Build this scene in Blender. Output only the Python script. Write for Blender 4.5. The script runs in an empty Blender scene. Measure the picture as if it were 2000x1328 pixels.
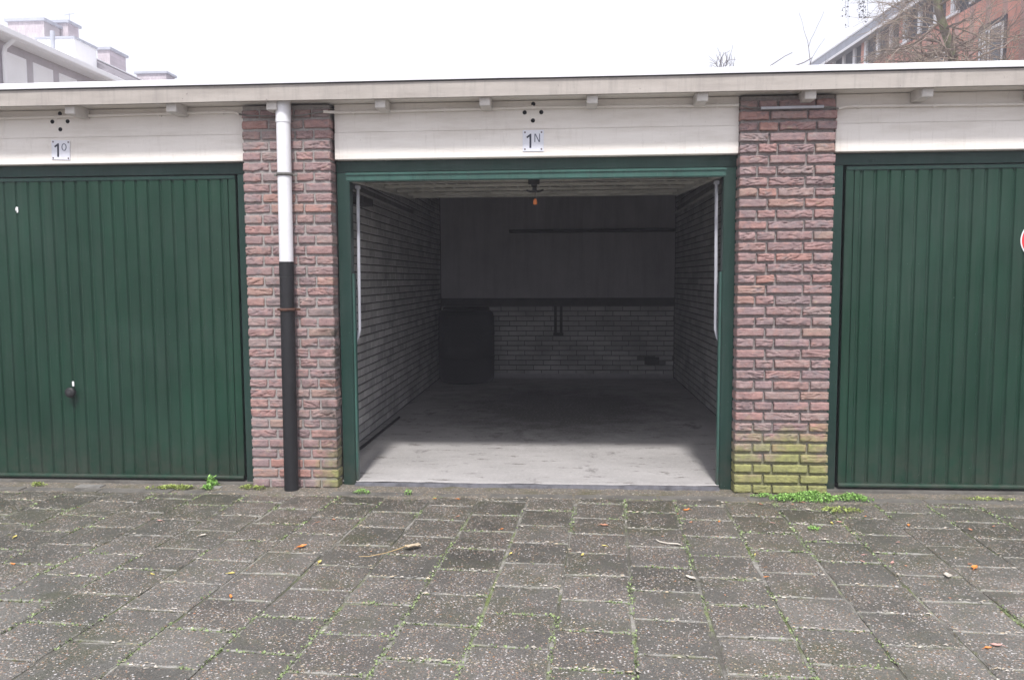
import bpy, bmesh, math, random
from mathutils import Vector, Matrix, noise
R = math.radians
random.seed(7)
S = bpy.context.scene
COL = S.collection

# ------------------------------------------------------------------ camera
yaw, pit, rol = R(3.867), R(-4.475), R(-0.292)
fw = Vector((-math.sin(yaw)*math.cos(pit), math.cos(yaw)*math.cos(pit), math.sin(pit)))
rt = Vector((math.cos(yaw), math.sin(yaw), 0)); up = rt.cross(fw)
r2 = rt*math.cos(rol)+up*math.sin(rol); u2 = up*math.cos(rol)-rt*math.sin(rol)
cam_data = bpy.data.cameras.new("Camera"); cam = bpy.data.objects.new("Camera", cam_data); COL.objects.link(cam)
M = Matrix.Identity(4)
for i in range(3):
    M[i][0], M[i][1], M[i][2] = r2[i], u2[i], -fw[i]
M.translation = (0.1936, -4.6626, 1.2649)
cam.matrix_world = M
cam_data.sensor_width = 36; cam_data.lens = 1525/2000*36
cam_data.clip_start = 0.05; cam_data.clip_end = 2000
S.camera = cam

# ------------------------------------------------------------------ sky, sun, exposure
SUN_EL, SUN_AZ = 56.0, 1.5            # azimuth: degrees from straight behind the camera
w = bpy.data.worlds.new("World"); S.world = w; w.use_nodes = True
nt = w.node_tree; nt.nodes.clear()
out = nt.nodes.new('ShaderNodeOutputWorld'); bg = nt.nodes.new('ShaderNodeBackground')
sky = nt.nodes.new('ShaderNodeTexSky'); sky.sky_type = 'NISHITA'; sky.sun_disc = False
sky.sun_elevation = R(SUN_EL); sky.sun_rotation = R(180+SUN_AZ); sky.dust_density = 4.0; sky.air_density = 1.6
hs = nt.nodes.new('ShaderNodeHueSaturation'); hs.inputs['Saturation'].default_value = 0.22
cl = nt.nodes.new('ShaderNodeMix'); cl.data_type = 'RGBA'; cl.inputs[0].default_value = 0.75   # closed white cloud cover over the clear sky
cl.inputs[7].default_value = (4.15, 4.2, 4.78, 1)
nt.links.new(sky.outputs[0], hs.inputs['Color']); nt.links.new(hs.outputs[0], cl.inputs[6]); nt.links.new(cl.outputs[2], bg.inputs['Color'])
bg.inputs['Strength'].default_value = 0.15
nt.links.new(bg.outputs[0], out.inputs['Surface'])
sd = bpy.data.lights.new("Sun", 'SUN'); sun = bpy.data.objects.new("Sun", sd); COL.objects.link(sun)
sd.energy = 2.2; sd.angle = R(5.0); sd.color = (1.0, 0.965, 0.93)
sdir = Vector((math.sin(R(SUN_AZ))*math.cos(R(SUN_EL)), -math.cos(R(SUN_AZ))*math.cos(R(SUN_EL)), math.sin(R(SUN_EL))))
sun.rotation_euler = sdir.to_track_quat('Z', 'Y').to_euler(); sun.location = sdir*30
S.view_settings.view_transform = 'Standard'; S.view_settings.look = 'None'
S.view_settings.exposure = 0.9; S.view_settings.gamma = 1.0
S.render.resolution_x = 1024; S.render.resolution_y = 679

# ------------------------------------------------------------------ materials
class NT:
    def __init__(s, name):
        s.m = bpy.data.materials.new(name); s.m.use_nodes = True
        s.t = s.m.node_tree; s.t.nodes.clear()
        s.o = s.n('ShaderNodeOutputMaterial'); s.b = s.n('ShaderNodeBsdfPrincipled')
        s.l(s.b.outputs[0], s.o.inputs[0]); s.tc = s.n('ShaderNodeTexCoord')
    def n(s, k): return s.t.nodes.new(k)
    def l(s, a, b): s.t.links.new(a, b)
    def coord(s, scale=(1, 1, 1), src='Object', loc=(0, 0, 0)):
        m = s.n('ShaderNodeMapping'); m.inputs['Scale'].default_value = scale; m.inputs['Location'].default_value = loc
        s.l(s.tc.outputs[src], m.inputs['Vector']); return m.outputs[0]
    def noise(s, scale, detail=4, rough=.55, vec=None, out=0):
        n = s.n('ShaderNodeTexNoise'); n.inputs['Scale'].default_value = scale
        n.inputs['Detail'].default_value = detail; n.inputs['Roughness'].default_value = rough
        s.l(vec if vec is not None else s.tc.outputs['Object'], n.inputs['Vector']); return n.outputs[out]
    def voro(s, scale, vec=None, feature='F1'):
        n = s.n('ShaderNodeTexVoronoi'); n.inputs['Scale'].default_value = scale; n.feature = feature
        s.l(vec if vec is not None else s.tc.outputs['Object'], n.inputs['Vector']); return n
    def ramp(s, fac, stops, interp='LINEAR'):
        r = s.n('ShaderNodeValToRGB'); e = r.color_ramp.elements; r.color_ramp.interpolation = interp
        while len(e) < len(stops): e.new(0.5)
        for x, (p, c) in zip(e, stops):
            x.position = p; x.color = (c, c, c, 1) if not isinstance(c, tuple) else (*c, 1)
        s.l(fac, r.inputs[0]); return r.outputs[0]
    def mix(s, fac, a, b, mode='MIX'):
        m = s.n('ShaderNodeMix'); m.data_type = 'RGBA'; m.blend_type = mode
        for v, i in ((fac, 0), (a, 6), (b, 7)):
            if isinstance(v, (int, float)): m.inputs[i].default_value = v if i == 0 else (v, v, v, 1)
            elif isinstance(v, tuple): m.inputs[i].default_value = (*v, 1)
            else: s.l(v, m.inputs[i])
        return m.outputs[2]
    def math(s, op, a, b=None, c=None):
        m = s.n('ShaderNodeMath'); m.operation = op
        for i, v in enumerate((a, b, c)):
            if v is None: continue
            if isinstance(v, (int, float)): m.inputs[i].default_value = v
            else: s.l(v, m.inputs[i])
        return m.outputs[0]
    def mapr(s, v, a, b, c=0., d=1.):
        m = s.n('ShaderNodeMapRange'); s.l(v, m.inputs[0])
        for i, x in enumerate((a, b, c, d)): m.inputs[i+1].default_value = x
        return m.outputs[0]
    def xyz(s, src='Object'):
        x = s.n('ShaderNodeSeparateXYZ'); s.l(s.tc.outputs[src], x.inputs[0]); return x.outputs
    def island(s):
        return s.n('ShaderNodeNewGeometry').outputs['Random Per Island']
    def set(s, col=None, rough=None, metal=None, bump=None, dist=.002, strength=1., spec=None):
        for k, v in (('Base Color', col), ('Roughness', rough), ('Metallic', metal), ('Specular IOR Level', spec)):
            if v is None: continue
            if isinstance(v, (int, float)): s.b.inputs[k].default_value = v
            elif isinstance(v, tuple): s.b.inputs[k].default_value = (*v, 1)
            else: s.l(v, s.b.inputs[k])
        if bump is not None:
            b = s.n('ShaderNodeBump'); b.inputs['Distance'].default_value = dist; b.inputs['Strength'].default_value = strength
            s.l(bump, b.inputs['Height']); s.l(b.outputs[0], s.b.inputs['Normal'])
        return s.m

def simple(name, c, rough=.6, var=.12, scale=9., bump=.0006, metal=0., spec=None, speck=None):
    t = NT(name)
    n = t.noise(scale, 6, .65)
    f = t.ramp(n, [(.25, 1-var*1.6), (.55, 1.), (.8, 1+var*.6)])
    col = t.mix(1., tuple(c), f, 'MULTIPLY')
    if speck:
        d = t.ramp(t.noise(speck[0], 3, .7), [(speck[1], 0.), (speck[1]+.05, 1.)])
        col = t.mix(d, col, speck[2])
    return t.set(col, rough, metal, t.noise(scale*7, 5, .6), bump, spec=spec)

def brick_mat(name, algae):
    t = NT(name); isl = t.island(); x, y, z = t.xyz()
    base = t.ramp(isl, [(0, (0.231, 0.172, 0.176)), (.18, (0.292, 0.198, 0.194)), (.34, (0.253, 0.190, 0.194)), (.48, (0.327, 0.198, 0.185)), (.60, (0.275, 0.198, 0.204)),
                        (.72, (0.305, 0.225, 0.212)), (.82, (0.262, 0.212, 0.212)), (.93, (0.358, 0.198, 0.171)), (1, (0.314, 0.234, 0.204))])
    base = t.mix(t.ramp(t.noise(13, 5, .7, t.coord((1, 1, 1.6), loc=(9, 2, 4))), [(.50, 0.), (.66, .75)]), base, (0.366, 0.216, 0.194))
    base = t.mix(t.ramp(t.noise(15, 4, .7, t.coord((1, 1, 1.4), loc=(1, 7, 8))), [(.60, 0.), (.70, .6)]), base, (0.366, 0.300, 0.226))
    base = t.mix(t.ramp(t.noise(10, 5, .7, t.coord((1, 1, 1.8), loc=(4, 4, 1))), [(.54, 0.), (.68, .8)]), base, (0.205, 0.181, 0.190))
    blot = t.ramp(t.noise(22, 5, .7, t.coord((1, 1, 2.2))), [(.3, (.72, .70, .72)), (.5, (1, 1, 1)), (.72, (1.3, 1.24, 1.2))])
    col = t.mix(.9, base, blot, 'MULTIPLY')
    pale = t.ramp(t.noise(9, 6, .75, t.coord((1, 1, 2.5), loc=(3, 0, 0))), [(.52, 0.), (.72, .5)])
    col = t.mix(pale, col, (.43, .37, .34))
    col = t.mix(t.ramp(t.noise(70, 4, .7), [(.6, 0.), (.72, .8)]), col, (.075, .058, .06))
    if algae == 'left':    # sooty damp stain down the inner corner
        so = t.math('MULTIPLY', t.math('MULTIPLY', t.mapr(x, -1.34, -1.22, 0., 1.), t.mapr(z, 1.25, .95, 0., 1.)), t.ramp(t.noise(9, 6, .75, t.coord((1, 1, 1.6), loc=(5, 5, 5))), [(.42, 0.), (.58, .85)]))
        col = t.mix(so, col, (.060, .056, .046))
    a = algae_mask(t, algae, isl)
    col = t.mix(a, col, t.ramp(t.noise(30, 4, .6), [(.3, (.19, .20, .085)), (.7, (.34, .355, .125))]))
    return t.set(col, .86, 0, t.noise(120, 6, .7), .0022, 1.0, spec=.25)

def algae_mask(t, kind, isl=None):
    x, y, z = t.xyz()
    n = t.noise(5.5, 5, .7)
    if kind == 'right':
        h = t.mapr(z, .02, .58, .98, .0)
    else:
        hx = t.mapr(x, -1.38, -1.215, 0., .62); h0 = t.mapr(z, .12, .62, 1., 0.)
        hz = t.mapr(z, .0, .14, .8, 1.)
        h = t.math('MULTIPLY', t.math('MULTIPLY', hx, h0), hz)
        h = t.math('ADD', h, t.mapr(z, .0, .30, .14, 0.))
    v = t.math('ADD', h, t.math('MULTIPLY', t.math('SUBTRACT', n, .5), 1.3))
    if isl is not None:
        r = t.math('FRACT', t.math('MULTIPLY', isl, 7.31))
        v = t.math('ADD', v, t.math('MULTIPLY', t.math('SUBTRACT', r, .5), .24))
    m = t.ramp(v, [(.30, 0.), (.74, .88)])
    return t.math('MULTIPLY', m, t.math('GREATER_THAN', h, .02))

def mortar_mat(name, algae, c):
    t = NT(name)
    col = t.ramp(t.noise(60, 5, .7), [(.3, tuple(k*.7 for k in c)), (.7, tuple(k*1.15 for k in c))])
    col = t.mix(t.math('MULTIPLY', algae_mask(t, algae), .8), col, (.2, .21, .09))
    return t.set(col, .95, 0, t.noise(160, 5, .7), .003, spec=.2)

def whitebrick_mat():
    t = NT('painted_white_brick'); isl = t.island()
    b = t.ramp(isl, [(0, (.40, .39, .39)), (.5, (.48, .47, .465)), (1, (.55, .54, .53))])
    g = t.ramp(t.noise(3, 6, .7), [(.3, .62), (.6, 1.)])
    col = t.mix(1., b, g, 'MULTIPLY')
    col = t.mix(t.ramp(t.noise(26, 5, .75), [(.62, 0.), (.75, .7)]), col, (.17, .155, .15))
    x, y, z = t.xyz()
    return t.set(col, .85, 0, t.noise(90, 5, .7), .002, spec=.2)

def paint_cream():
    t = NT('cream_paint'); x, y, z = t.xyz()
    n = t.noise(2.2, 6, .65, t.coord((.6, 1, 4)))
    col = t.ramp(n, [(.28, (.66, .615, .565)), (.5, (.80, .76, .72)), (.75, (.84, .805, .765))])
    dr = t.ramp(t.noise(16, 6, .7, t.coord((1, 1, .25))), [(.60, 0.), (.78, .32)])
    col = t.mix(dr, col, (.42, .38, .34))
    col = t.mix(t.ramp(t.noise(55, 3, .6), [(.735, 0.), (.76, .75)]), col, (.19, .16, .14))
    run = t.ramp(t.noise(38, 5, .7, t.coord((1, 1, .06), loc=(2, 0, 0))), [(.56, 0.), (.78, .28)])
    col = t.mix(run, col, (.45, .40, .35))
    pv = t.voro(7.5, t.coord((1, 1, 1.3), loc=(.2, .4, .1))); col = t.mix(t.ramp(t.math('ADD', pv.outputs['Distance'], t.math('MULTIPLY', t.noise(120, 3, .6), .03)), [(.022, .8), (.032, 0.)]), col, (.22, .17, .14))
    return t.set(col, .55, 0, t.noise(30, 6, .6, t.coord((.5, 1, 3))), .0016, spec=.35)

def fascia_paint():
    t = NT('weathered_fascia_paint')
    n = t.noise(3.2, 7, .7, t.coord((.5, 1, 3)))
    col = t.ramp(n, [(.28, (.33, .30, .275)), (.5, (.42, .385, .355)), (.75, (.49, .455, .42))])
    run = t.ramp(t.noise(26, 5, .7, t.coord((1, 1, .07))), [(.5, 0.), (.75, .5)])
    col = t.mix(run, col, (.24, .225, .21))
    col = t.mix(t.ramp(t.noise(42, 4, .7), [(.68, 0.), (.73, .7)]), col, (.10, .09, .09))
    return t.set(col, .6, 0, t.noise(40, 5, .6), .0012, spec=.3)

def green_paint(name, c, rough=.38, dirt=.5):
    t = NT(name); x, y, z = t.xyz()
    n = t.noise(2.2, 7, .72, t.coord((1, 1, .6)))
    col = t.ramp(n, [(.28, tuple(k*.72 for k in c)), (.52, c), (.78, tuple(k*1.4 for k in c))])
    fade = t.ramp(t.noise(1.1, 5, .65, t.coord(loc=(3, 1, 6))), [(.45, 0.), (.75, .22)])
    col = t.mix(fade, col, (.055, .085, .075))
    ru = t.ramp(t.noise(34, 6, .72, t.coord((1, 1, .05))), [(.46, 0.), (.76, .34*dirt)])
    col = t.mix(ru, col, (.085, .10, .09))
    ru2 = t.ramp(t.noise(21, 6, .72, t.coord((1, 1, .04), loc=(5, 0, 0))), [(.52, 0.), (.74, .55*dirt)])
    col = t.mix(ru2, col, (.010, .020, .015))
    lowz = t.mapr(z, 0., .38, 1., 0.)
    sp = t.math('MULTIPLY', t.ramp(t.noise(13, 7, .75), [(.36, 0.), (.68, 1.)]), lowz)
    col = t.mix(t.math('MULTIPLY', sp, dirt*1.3), col, (.060, .055, .046))
    col = t.mix(t.ramp(t.noise(75, 3, .6), [(.735, 0.), (.75, .6)]), col, (.30, .36, .32))
    col = t.mix(t.ramp(t.noise(48, 4, .65, t.coord(loc=(2, 8, 3))), [(.70, 0.), (.73, .55)]), col, (.012, .018, .015))
    rg = t.ramp(t.noise(6, 6, .7), [(.3, rough*.75), (.7, rough*1.5)])
    b = t.math('ADD', t.math('MULTIPLY', t.noise(1.6, 2, .5), 6.), t.math('MULTIPLY', t.noise(160, 4, .6), .25))
    return t.set(col, rg, 0, b, .0012, spec=.30)

def plaster_mat():
    t = NT('grey_plaster')
    col = t.ramp(t.noise(2.5, 6, .7), [(.3, (.34, .33, .345)), (.7, (.43, .415, .43))])
    st = t.ramp(t.noise(9, 6, .7, t.coord((1, 1, .08))), [(.45, 0.), (.75, .55)])
    col = t.mix(st, col, (.25, .24, .25))
    st = t.ramp(t.noise(14, 6, .7, t.coord((1, 1, .06), loc=(6, 0, 0))), [(.56, 0.), (.8, .5)])
    col = t.mix(st, col, (.55, .54, .56))
    return t.set(col, .9, 0, t.noise(40, 6, .7), .003, spec=.2)

def concrete_floor():
    t = NT('worn_concrete'); x, y, z = t.xyz()
    a = t.noise(2.1, 8, .7, t.coord((.6, 1, 1)))
    col = t.ramp(a, [(.25, (.30, .29, .285)), (.5, (.40, .385, .38)), (.75, (.49, .475, .47))])
    worn = t.ramp(t.noise(7, 7, .72, t.coord((.55, 1.6, 1))), [(.575, 0.), (.63, .85)])
    col = t.mix(worn, col, (.15, .135, .125))
    # stain that also paints in the deep floor's shade, and smaller plain stains round it
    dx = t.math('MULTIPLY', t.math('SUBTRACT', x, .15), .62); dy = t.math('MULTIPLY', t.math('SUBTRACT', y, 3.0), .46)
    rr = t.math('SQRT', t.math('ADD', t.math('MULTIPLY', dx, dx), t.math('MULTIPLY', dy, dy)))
    shade_stain = t.ramp(t.math('ADD', rr, t.math('MULTIPLY', t.math('SUBTRACT', t.noise(2.2, 7, .7), .5), 1.1)), [(.35, .85), (.85, 0.)])
    col = t.mix(shade_stain, col, (.085, .078, .074))
    spots = t.ramp(t.noise(3.1, 5, .65, t.coord((1, .6, 1), loc=(2, 5, 0))), [(.60, 0.), (.67, .7)])
    col = t.mix(spots, col, (.14, .13, .125))
    col = t.mix(t.ramp(t.noise(45, 5, .7), [(.3, .5), (.5, 0.)]), col, (.55, .53, .52))
    return t.set(col, .8, 0, t.noise(35, 7, .7), .004, spec=.3)

def tile_mat():
    t = NT('exposed_aggregate_tile'); isl = t.island()
    ux = t.n('ShaderNodeSeparateXYZ'); t.l(t.tc.outputs['UV'], ux.inputs[0])
    base = t.ramp(isl, [(0, (.098, .094, .085)), (.3, (.136, .131, .120)), (.6, (.114, .107, .098)), (.85, (.150, .144, .133)), (1, (.122, .114, .106))])
    big = t.ramp(t.noise(1.3, 5, .65), [(.3, .70), (.7, 1.3)])
    col = t.mix(1., base, big, 'MULTIPLY')
    col = t.mix(1., col, t.ramp(t.noise(150, 4, .7), [(.3, .6), (.7, 1.45)]), 'MULTIPLY')
    dens = t.ramp(t.math('ADD', t.noise(6, 4, .6), t.math('MULTIPLY', t.math('SUBTRACT', isl, .5), .12)), [(.32, .06), (.68, .82)])
    x, y, z = t.xyz()
    dampm = t.math('MULTIPLY', t.mapr(y, -1.5, -.35, 0., 1.), t.ramp(t.noise(1.6, 5, .65, t.coord(loc=(4, 2, 0))), [(.3, .35), (.6, 1.)]))
    col = t.mix(t.math('MULTIPLY', dampm, .6), col, (.045, .045, .030))
    col = t.mix(t.ramp(t.noise(2.7, 6, .7, t.coord(loc=(1, 9, 0))), [(.50, 0.), (.68, .55)]), col, (.085, .090, .048))
    wv = t.n('ShaderNodeVectorMath'); wv.operation = 'MULTIPLY_ADD'; t.l(t.noise(60, 2, .5, out=1), wv.inputs[0]); wv.inputs[1].default_value = (.014, .014, .014); t.l(t.tc.outputs['Object'], wv.inputs[2])
    v = t.voro(100, wv.outputs[0]); vb = t.voro(210)
    cs = t.n('ShaderNodeSeparateColor'); t.l(v.outputs['Color'], cs.inputs[0])
    stone = t.ramp(cs.outputs[0], [(0, (0.302, 0.227, 0.168)), (.15, (0.454, 0.412, 0.378)), (.34, (0.370, 0.269, 0.235)), (.48, (0.521, 0.496, 0.479)),
                                   (.66, (0.336, 0.193, 0.109)), (.74, (0.420, 0.353, 0.252)), (.86, (0.588, 0.563, 0.554))], 'CONSTANT')
    pres = t.math('LESS_THAN', cs.outputs[1], dens)
    disc = t.ramp(v.outputs['Distance'], [(.30, 1.), (.46, 0.)])
    m1 = t.math('MULTIPLY', pres, disc)
    col = t.mix(m1, col, stone)
    cs2 = t.n('ShaderNodeSeparateColor'); t.l(vb.outputs['Color'], cs2.inputs[0])
    m2 = t.math('MULTIPLY', t.math('LESS_THAN', cs2.outputs[1], t.math('MULTIPLY', dens, .7)), t.ramp(vb.outputs['Distance'], [(.32, 1.), (.5, 0.)]))
    col = t.mix(t.math('MULTIPLY', m2, .7), col, t.ramp(cs2.outputs[0], [(0, (.30, .24, .19)), (.5, (.44, .39, .35)), (.8, (.34, .2, .13))], 'CONSTANT'))
    # lichen and sand along the tile edges, moss in spots
    def edge(o): return t.math('MINIMUM', o, t.math('SUBTRACT', 1., o))
    e = t.math('MINIMUM', edge(ux.outputs[0]), edge(ux.outputs[1]))
    ev = t.math('ADD', t.mapr(e, 0., .10, 1., 0.), t.math('MULTIPLY', t.math('SUBTRACT', t.noise(13, 7, .8), .5), 2.6))
    em = t.ramp(ev, [(.82, 0.), (1.25, .7)])
    col = t.mix(em, col, t.ramp(t.noise(14, 4, .6), [(.35, (.15, .16, .07)), (.52, (.27, .265, .235)), (.7, (.36, .35, .33))]))
    ms = t.ramp(t.noise(17, 6, .72), [(.66, 0.), (.74, .7)])
    col = t.mix(ms, col, (.12, .13, .05))
    rg = t.ramp(t.noise(2.0, 5, .7), [(.35, .24), (.65, .55)])
    h = t.math('ADD', t.math('MULTIPLY', m1, .7), t.math('MULTIPLY', t.noise(130, 5, .7), .8))
    return t.set(col, rg, 0, h, .0035, .9, spec=.5)

def joint_mat():
    t = NT('sandy_mossy_joint')
    n = t.noise(3.5, 6, .7); f = t.noise(60, 5, .7)
    col = t.ramp(f, [(.3, (.20, .19, .17)), (.6, (.36, .345, .32)), (.8, (.47, .455, .43))])
    col = t.mix(t.ramp(n, [(.47, 0.), (.6, .85)]), col, t.ramp(f, [(.3, (.07, .10, .025)), (.7, (.20, .25, .07))]))
    col = t.mix(t.ramp(t.noise(2.1, 5, .6, t.coord(loc=(7, 1, 0))), [(.44, 0.), (.56, .85)]), col, (.085, .08, .068))
    return t.set(col, .9, 0, t.noise(90, 5, .7), .006, spec=.2)

def ground_mat():
    t = NT('sandy_ground')
    col = t.ramp(t.noise(40, 6, .7), [(.3, (.11, .10, .085)), (.7, (.24, .22, .19))])
    v = t.voro(90); cs = t.n('ShaderNodeSeparateColor'); t.l(v.outputs['Color'], cs.inputs[0])
    m = t.math('MULTIPLY', t.math('LESS_THAN', cs.outputs[1], .4), t.ramp(v.outputs['Distance'], [(.3, 1.), (.5, 0.)]))
    col = t.mix(m, col, t.ramp(cs.outputs[0], [(0, (.34, .27, .2)), (.5, (.45, .4, .35)), (.8, (.3, .2, .14))], 'CONSTANT'))
    col = t.mix(t.ramp(t.noise(4.5, 6, .7), [(.5, 0.), (.66, .75)]), col, (.115, .11, .06))
    return t.set(col, .9, 0, t.noise(70, 5, .7), .006, spec=.2)

def leaf_mat(name, c, var=.3):
    t = NT(name); isl = t.island()
    f = t.ramp(isl, [(0, 1-var), (.5, 1.), (1, 1+var)])
    col = t.mix(1., c, f, 'MULTIPLY')
    col = t.mix(1., col, t.ramp(t.noise(60, 3, .6), [(.3, .75), (.7, 1.2)]), 'MULTIPLY')
    t.set(col, .55)
    t.b.inputs['Subsurface Weight'].default_value = 0.0
    return t.m

def farbrick(name, c, rows=7.):
    t = NT(name); b = t.n('ShaderNodeTexBrick')
    mp = t.n('ShaderNodeMapping'); mp.inputs['Rotation'].default_value = (R(90), 0, R(90)); t.l(t.tc.outputs['Object'], mp.inputs['Vector'])
    t.l(mp.outputs[0], b.inputs['Vector']); b.inputs['Scale'].default_value = 1.
    b.inputs['Color1'].default_value = (*c, 1); b.inputs['Color2'].default_value = (*[k*.78 for k in c], 1)
    b.inputs['Mortar'].default_value = (*[.5*k+.16 for k in c], 1); b.inputs['Mortar Size'].default_value = .01
    b.inputs['Brick Width'].default_value = .22; b.inputs['Row Height'].default_value = .065
    col = t.mix(1., b.outputs[0], t.ramp(t.noise(1.1, 6, .7), [(.3, .78), (.7, 1.15)]), 'MULTIPLY')
    return t.set(col, .9, spec=.2)

def bark(name, c, g):
    t = NT(name)
    col = t.mix(t.ramp(t.noise(3.5, 5, .7), [(.42, 0.), (.6, .85)]), c, g)
    col = t.mix(1., col, t.ramp(t.noise(40, 5, .7, t.coord((1, 1, .3))), [(.3, .6), (.7, 1.3)]), 'MULTIPLY')
    return t.set(col, .9, 0, t.noise(50, 5, .7), .01, spec=.2)

MT = dict(
    brickL=brick_mat('red_handmade_brick', 'left'), brickR=brick_mat('red_handmade_brick_algae', 'right'),
    mortL=mortar_mat('pale_mortar', 'left', (.34, .315, .305)), mortR=mortar_mat('grey_mortar', 'right', (.30, .272, .265)),
    white=whitebrick_mat(), joint=simple('bare_dark_joint', (.14, .132, .13), .95, .3, 20, .002),
    cream=paint_cream(), fascia=fascia_paint(),
    rafter=simple('rafter_white_paint', (.62, .59, .56), .6, .15, 12, .001),
    plaster=plaster_mat(),
    timber=simple('dark_timber', (.055, .05, .048), .85, .3, 8, .002),
    frame=green_paint('green_frame_paint', (.010, .036, .028), .36),
    door=green_paint('green_door_paint', (.0050, .036, .0195), .42),
    strip=green_paint('skylit_green_paint', (.040, .105, .088), .4, .8),  # frame green lightened, sky light on these faces put into the colour
    inner=simple('galvanised_door_back', (.40, .395, .36), .6, .25, 6, .001),
    innerdark=simple('grimy_steel', (.16, .155, .145), .7, .3, 9, .001),
    alu=simple('aluminium_trim', (.80, .81, .84), .42, .06, 5, .0008, .0),
    felt=simple('roof_felt', (.05, .05, .055), .9, .3, 10, .002),
    galv=simple('pale_steel_tube', (.47, .48, .53), .4, .1, 14, .0004, 0.),
    black=simple('black_plastic', (.009, .009, .011), .6, .3, 12, .0008, speck=(70, .74, (.3, .3, .3))),
    matte=simple('black_iron', (.012, .012, .013), .55, .2, 12, .0006),
    pvc=simple('white_pvc', (.76, .76, .79), .35, .05, 7, .0003),
    rust=simple('rusty_steel', (.10, .045, .03), .8, .5, 30, .001),
    hole=simple('dark_hole', (.006, .006, .007), .9, .1, 10, .0001),
    enamel=simple('white_enamel', (.72, .73, .80), .3, .05, 10, .0002),
    ink=simple('dark_lettering', (.020, .022, .045), .5, .1, 30, .0001),
    inkpale=simple('faded_lettering', (.10, .115, .16), .5, .2, 40, .0001),
    screw=simple('screw_head', (.16, .13, .13), .5, .3, 60, .0001, .5),
    orange=simple('orange_plastic', (.75, .22, .06), .45, .15, 40, .0002),
    red=simple('red_sticker', (.72, .035, .045), .4, .08, 20, .0001),
    whites=simple('white_sticker', (.82, .82, .84), .4, .05, 20, .0001),
    barrel=simple('black_barrel_plastic', (.006, .006, .008), .7, .3, 6, .0008),
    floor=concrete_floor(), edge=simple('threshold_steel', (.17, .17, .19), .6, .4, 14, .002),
    tile=tile_mat(), jointsand=joint_mat(), ground=ground_mat(),
    kerb=simple('grey_concrete_strip', (.15, .142, .128), .8, .35, 7, .004, speck=(60, .66, (.32, .27, .22))),
    pale=simple('pale_concrete_block', (.26, .25, .235), .85, .3, 9, .004),
    weed=leaf_mat('fresh_green_leaf', (.25, .45, .11)), weedy=leaf_mat('yellow_green_leaf', (.31, .38, .10)),
    moss=leaf_mat('joint_moss', (.20, .26, .11), .5),
    lfo=leaf_mat('orange_leaf', (.66, .24, .06)), lfb=leaf_mat('brown_leaf', (.42, .20, .12)),
    lfy=leaf_mat('yellow_leaf', (.62, .52, .16)), lfw=leaf_mat('pale_leaf', (.50, .46, .40)), lfp=leaf_mat('pinkish_leaf', (.52, .30, .26)),
    lft=leaf_mat('straw_leaf', (.46, .38, .27)), twig=simple('straw_twig', (.50, .36, .18), .7, .2, 30, .0005),
    aptbrick=farbrick('purple_brown_brick', (.60, .53, .57)), rtbrick=farbrick('orange_red_brick', (.90, .46, .36)),
    rooftile=simple('roof_tiles', (.22, .20, .22), .8, .3, 3, .01), offwhite=simple('white_woodwork', (.92, .92, .93), .5, .05, 3, .001),
    zinc=simple('grey_zinc', (.42, .44, .50), .5, .15, 2, .001), 
    glass=simple('window_glass', (.10, .11, .13), .08, .2, 1, .0002, 0, .8), netcur=simple('white_blind', (.9, .9, .9), .8, .05, 1, .0002),
    darkwin=simple('dark_window_reveal', (.09, .09, .10), .7, .2, 2, .001),
    bark=bark('mossy_bark', (.24, .20, .16), (.30, .33, .16)), twigs=bark('brown_twigs', (.36, .28, .24), (.33, .29, .22)),
    darktwig=simple('grey_twigs', (.20, .18, .19), .9, .2, 5, .001), ivy=leaf_mat('dark_hanging_leaf', (.07, .07, .085)),
)

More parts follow.
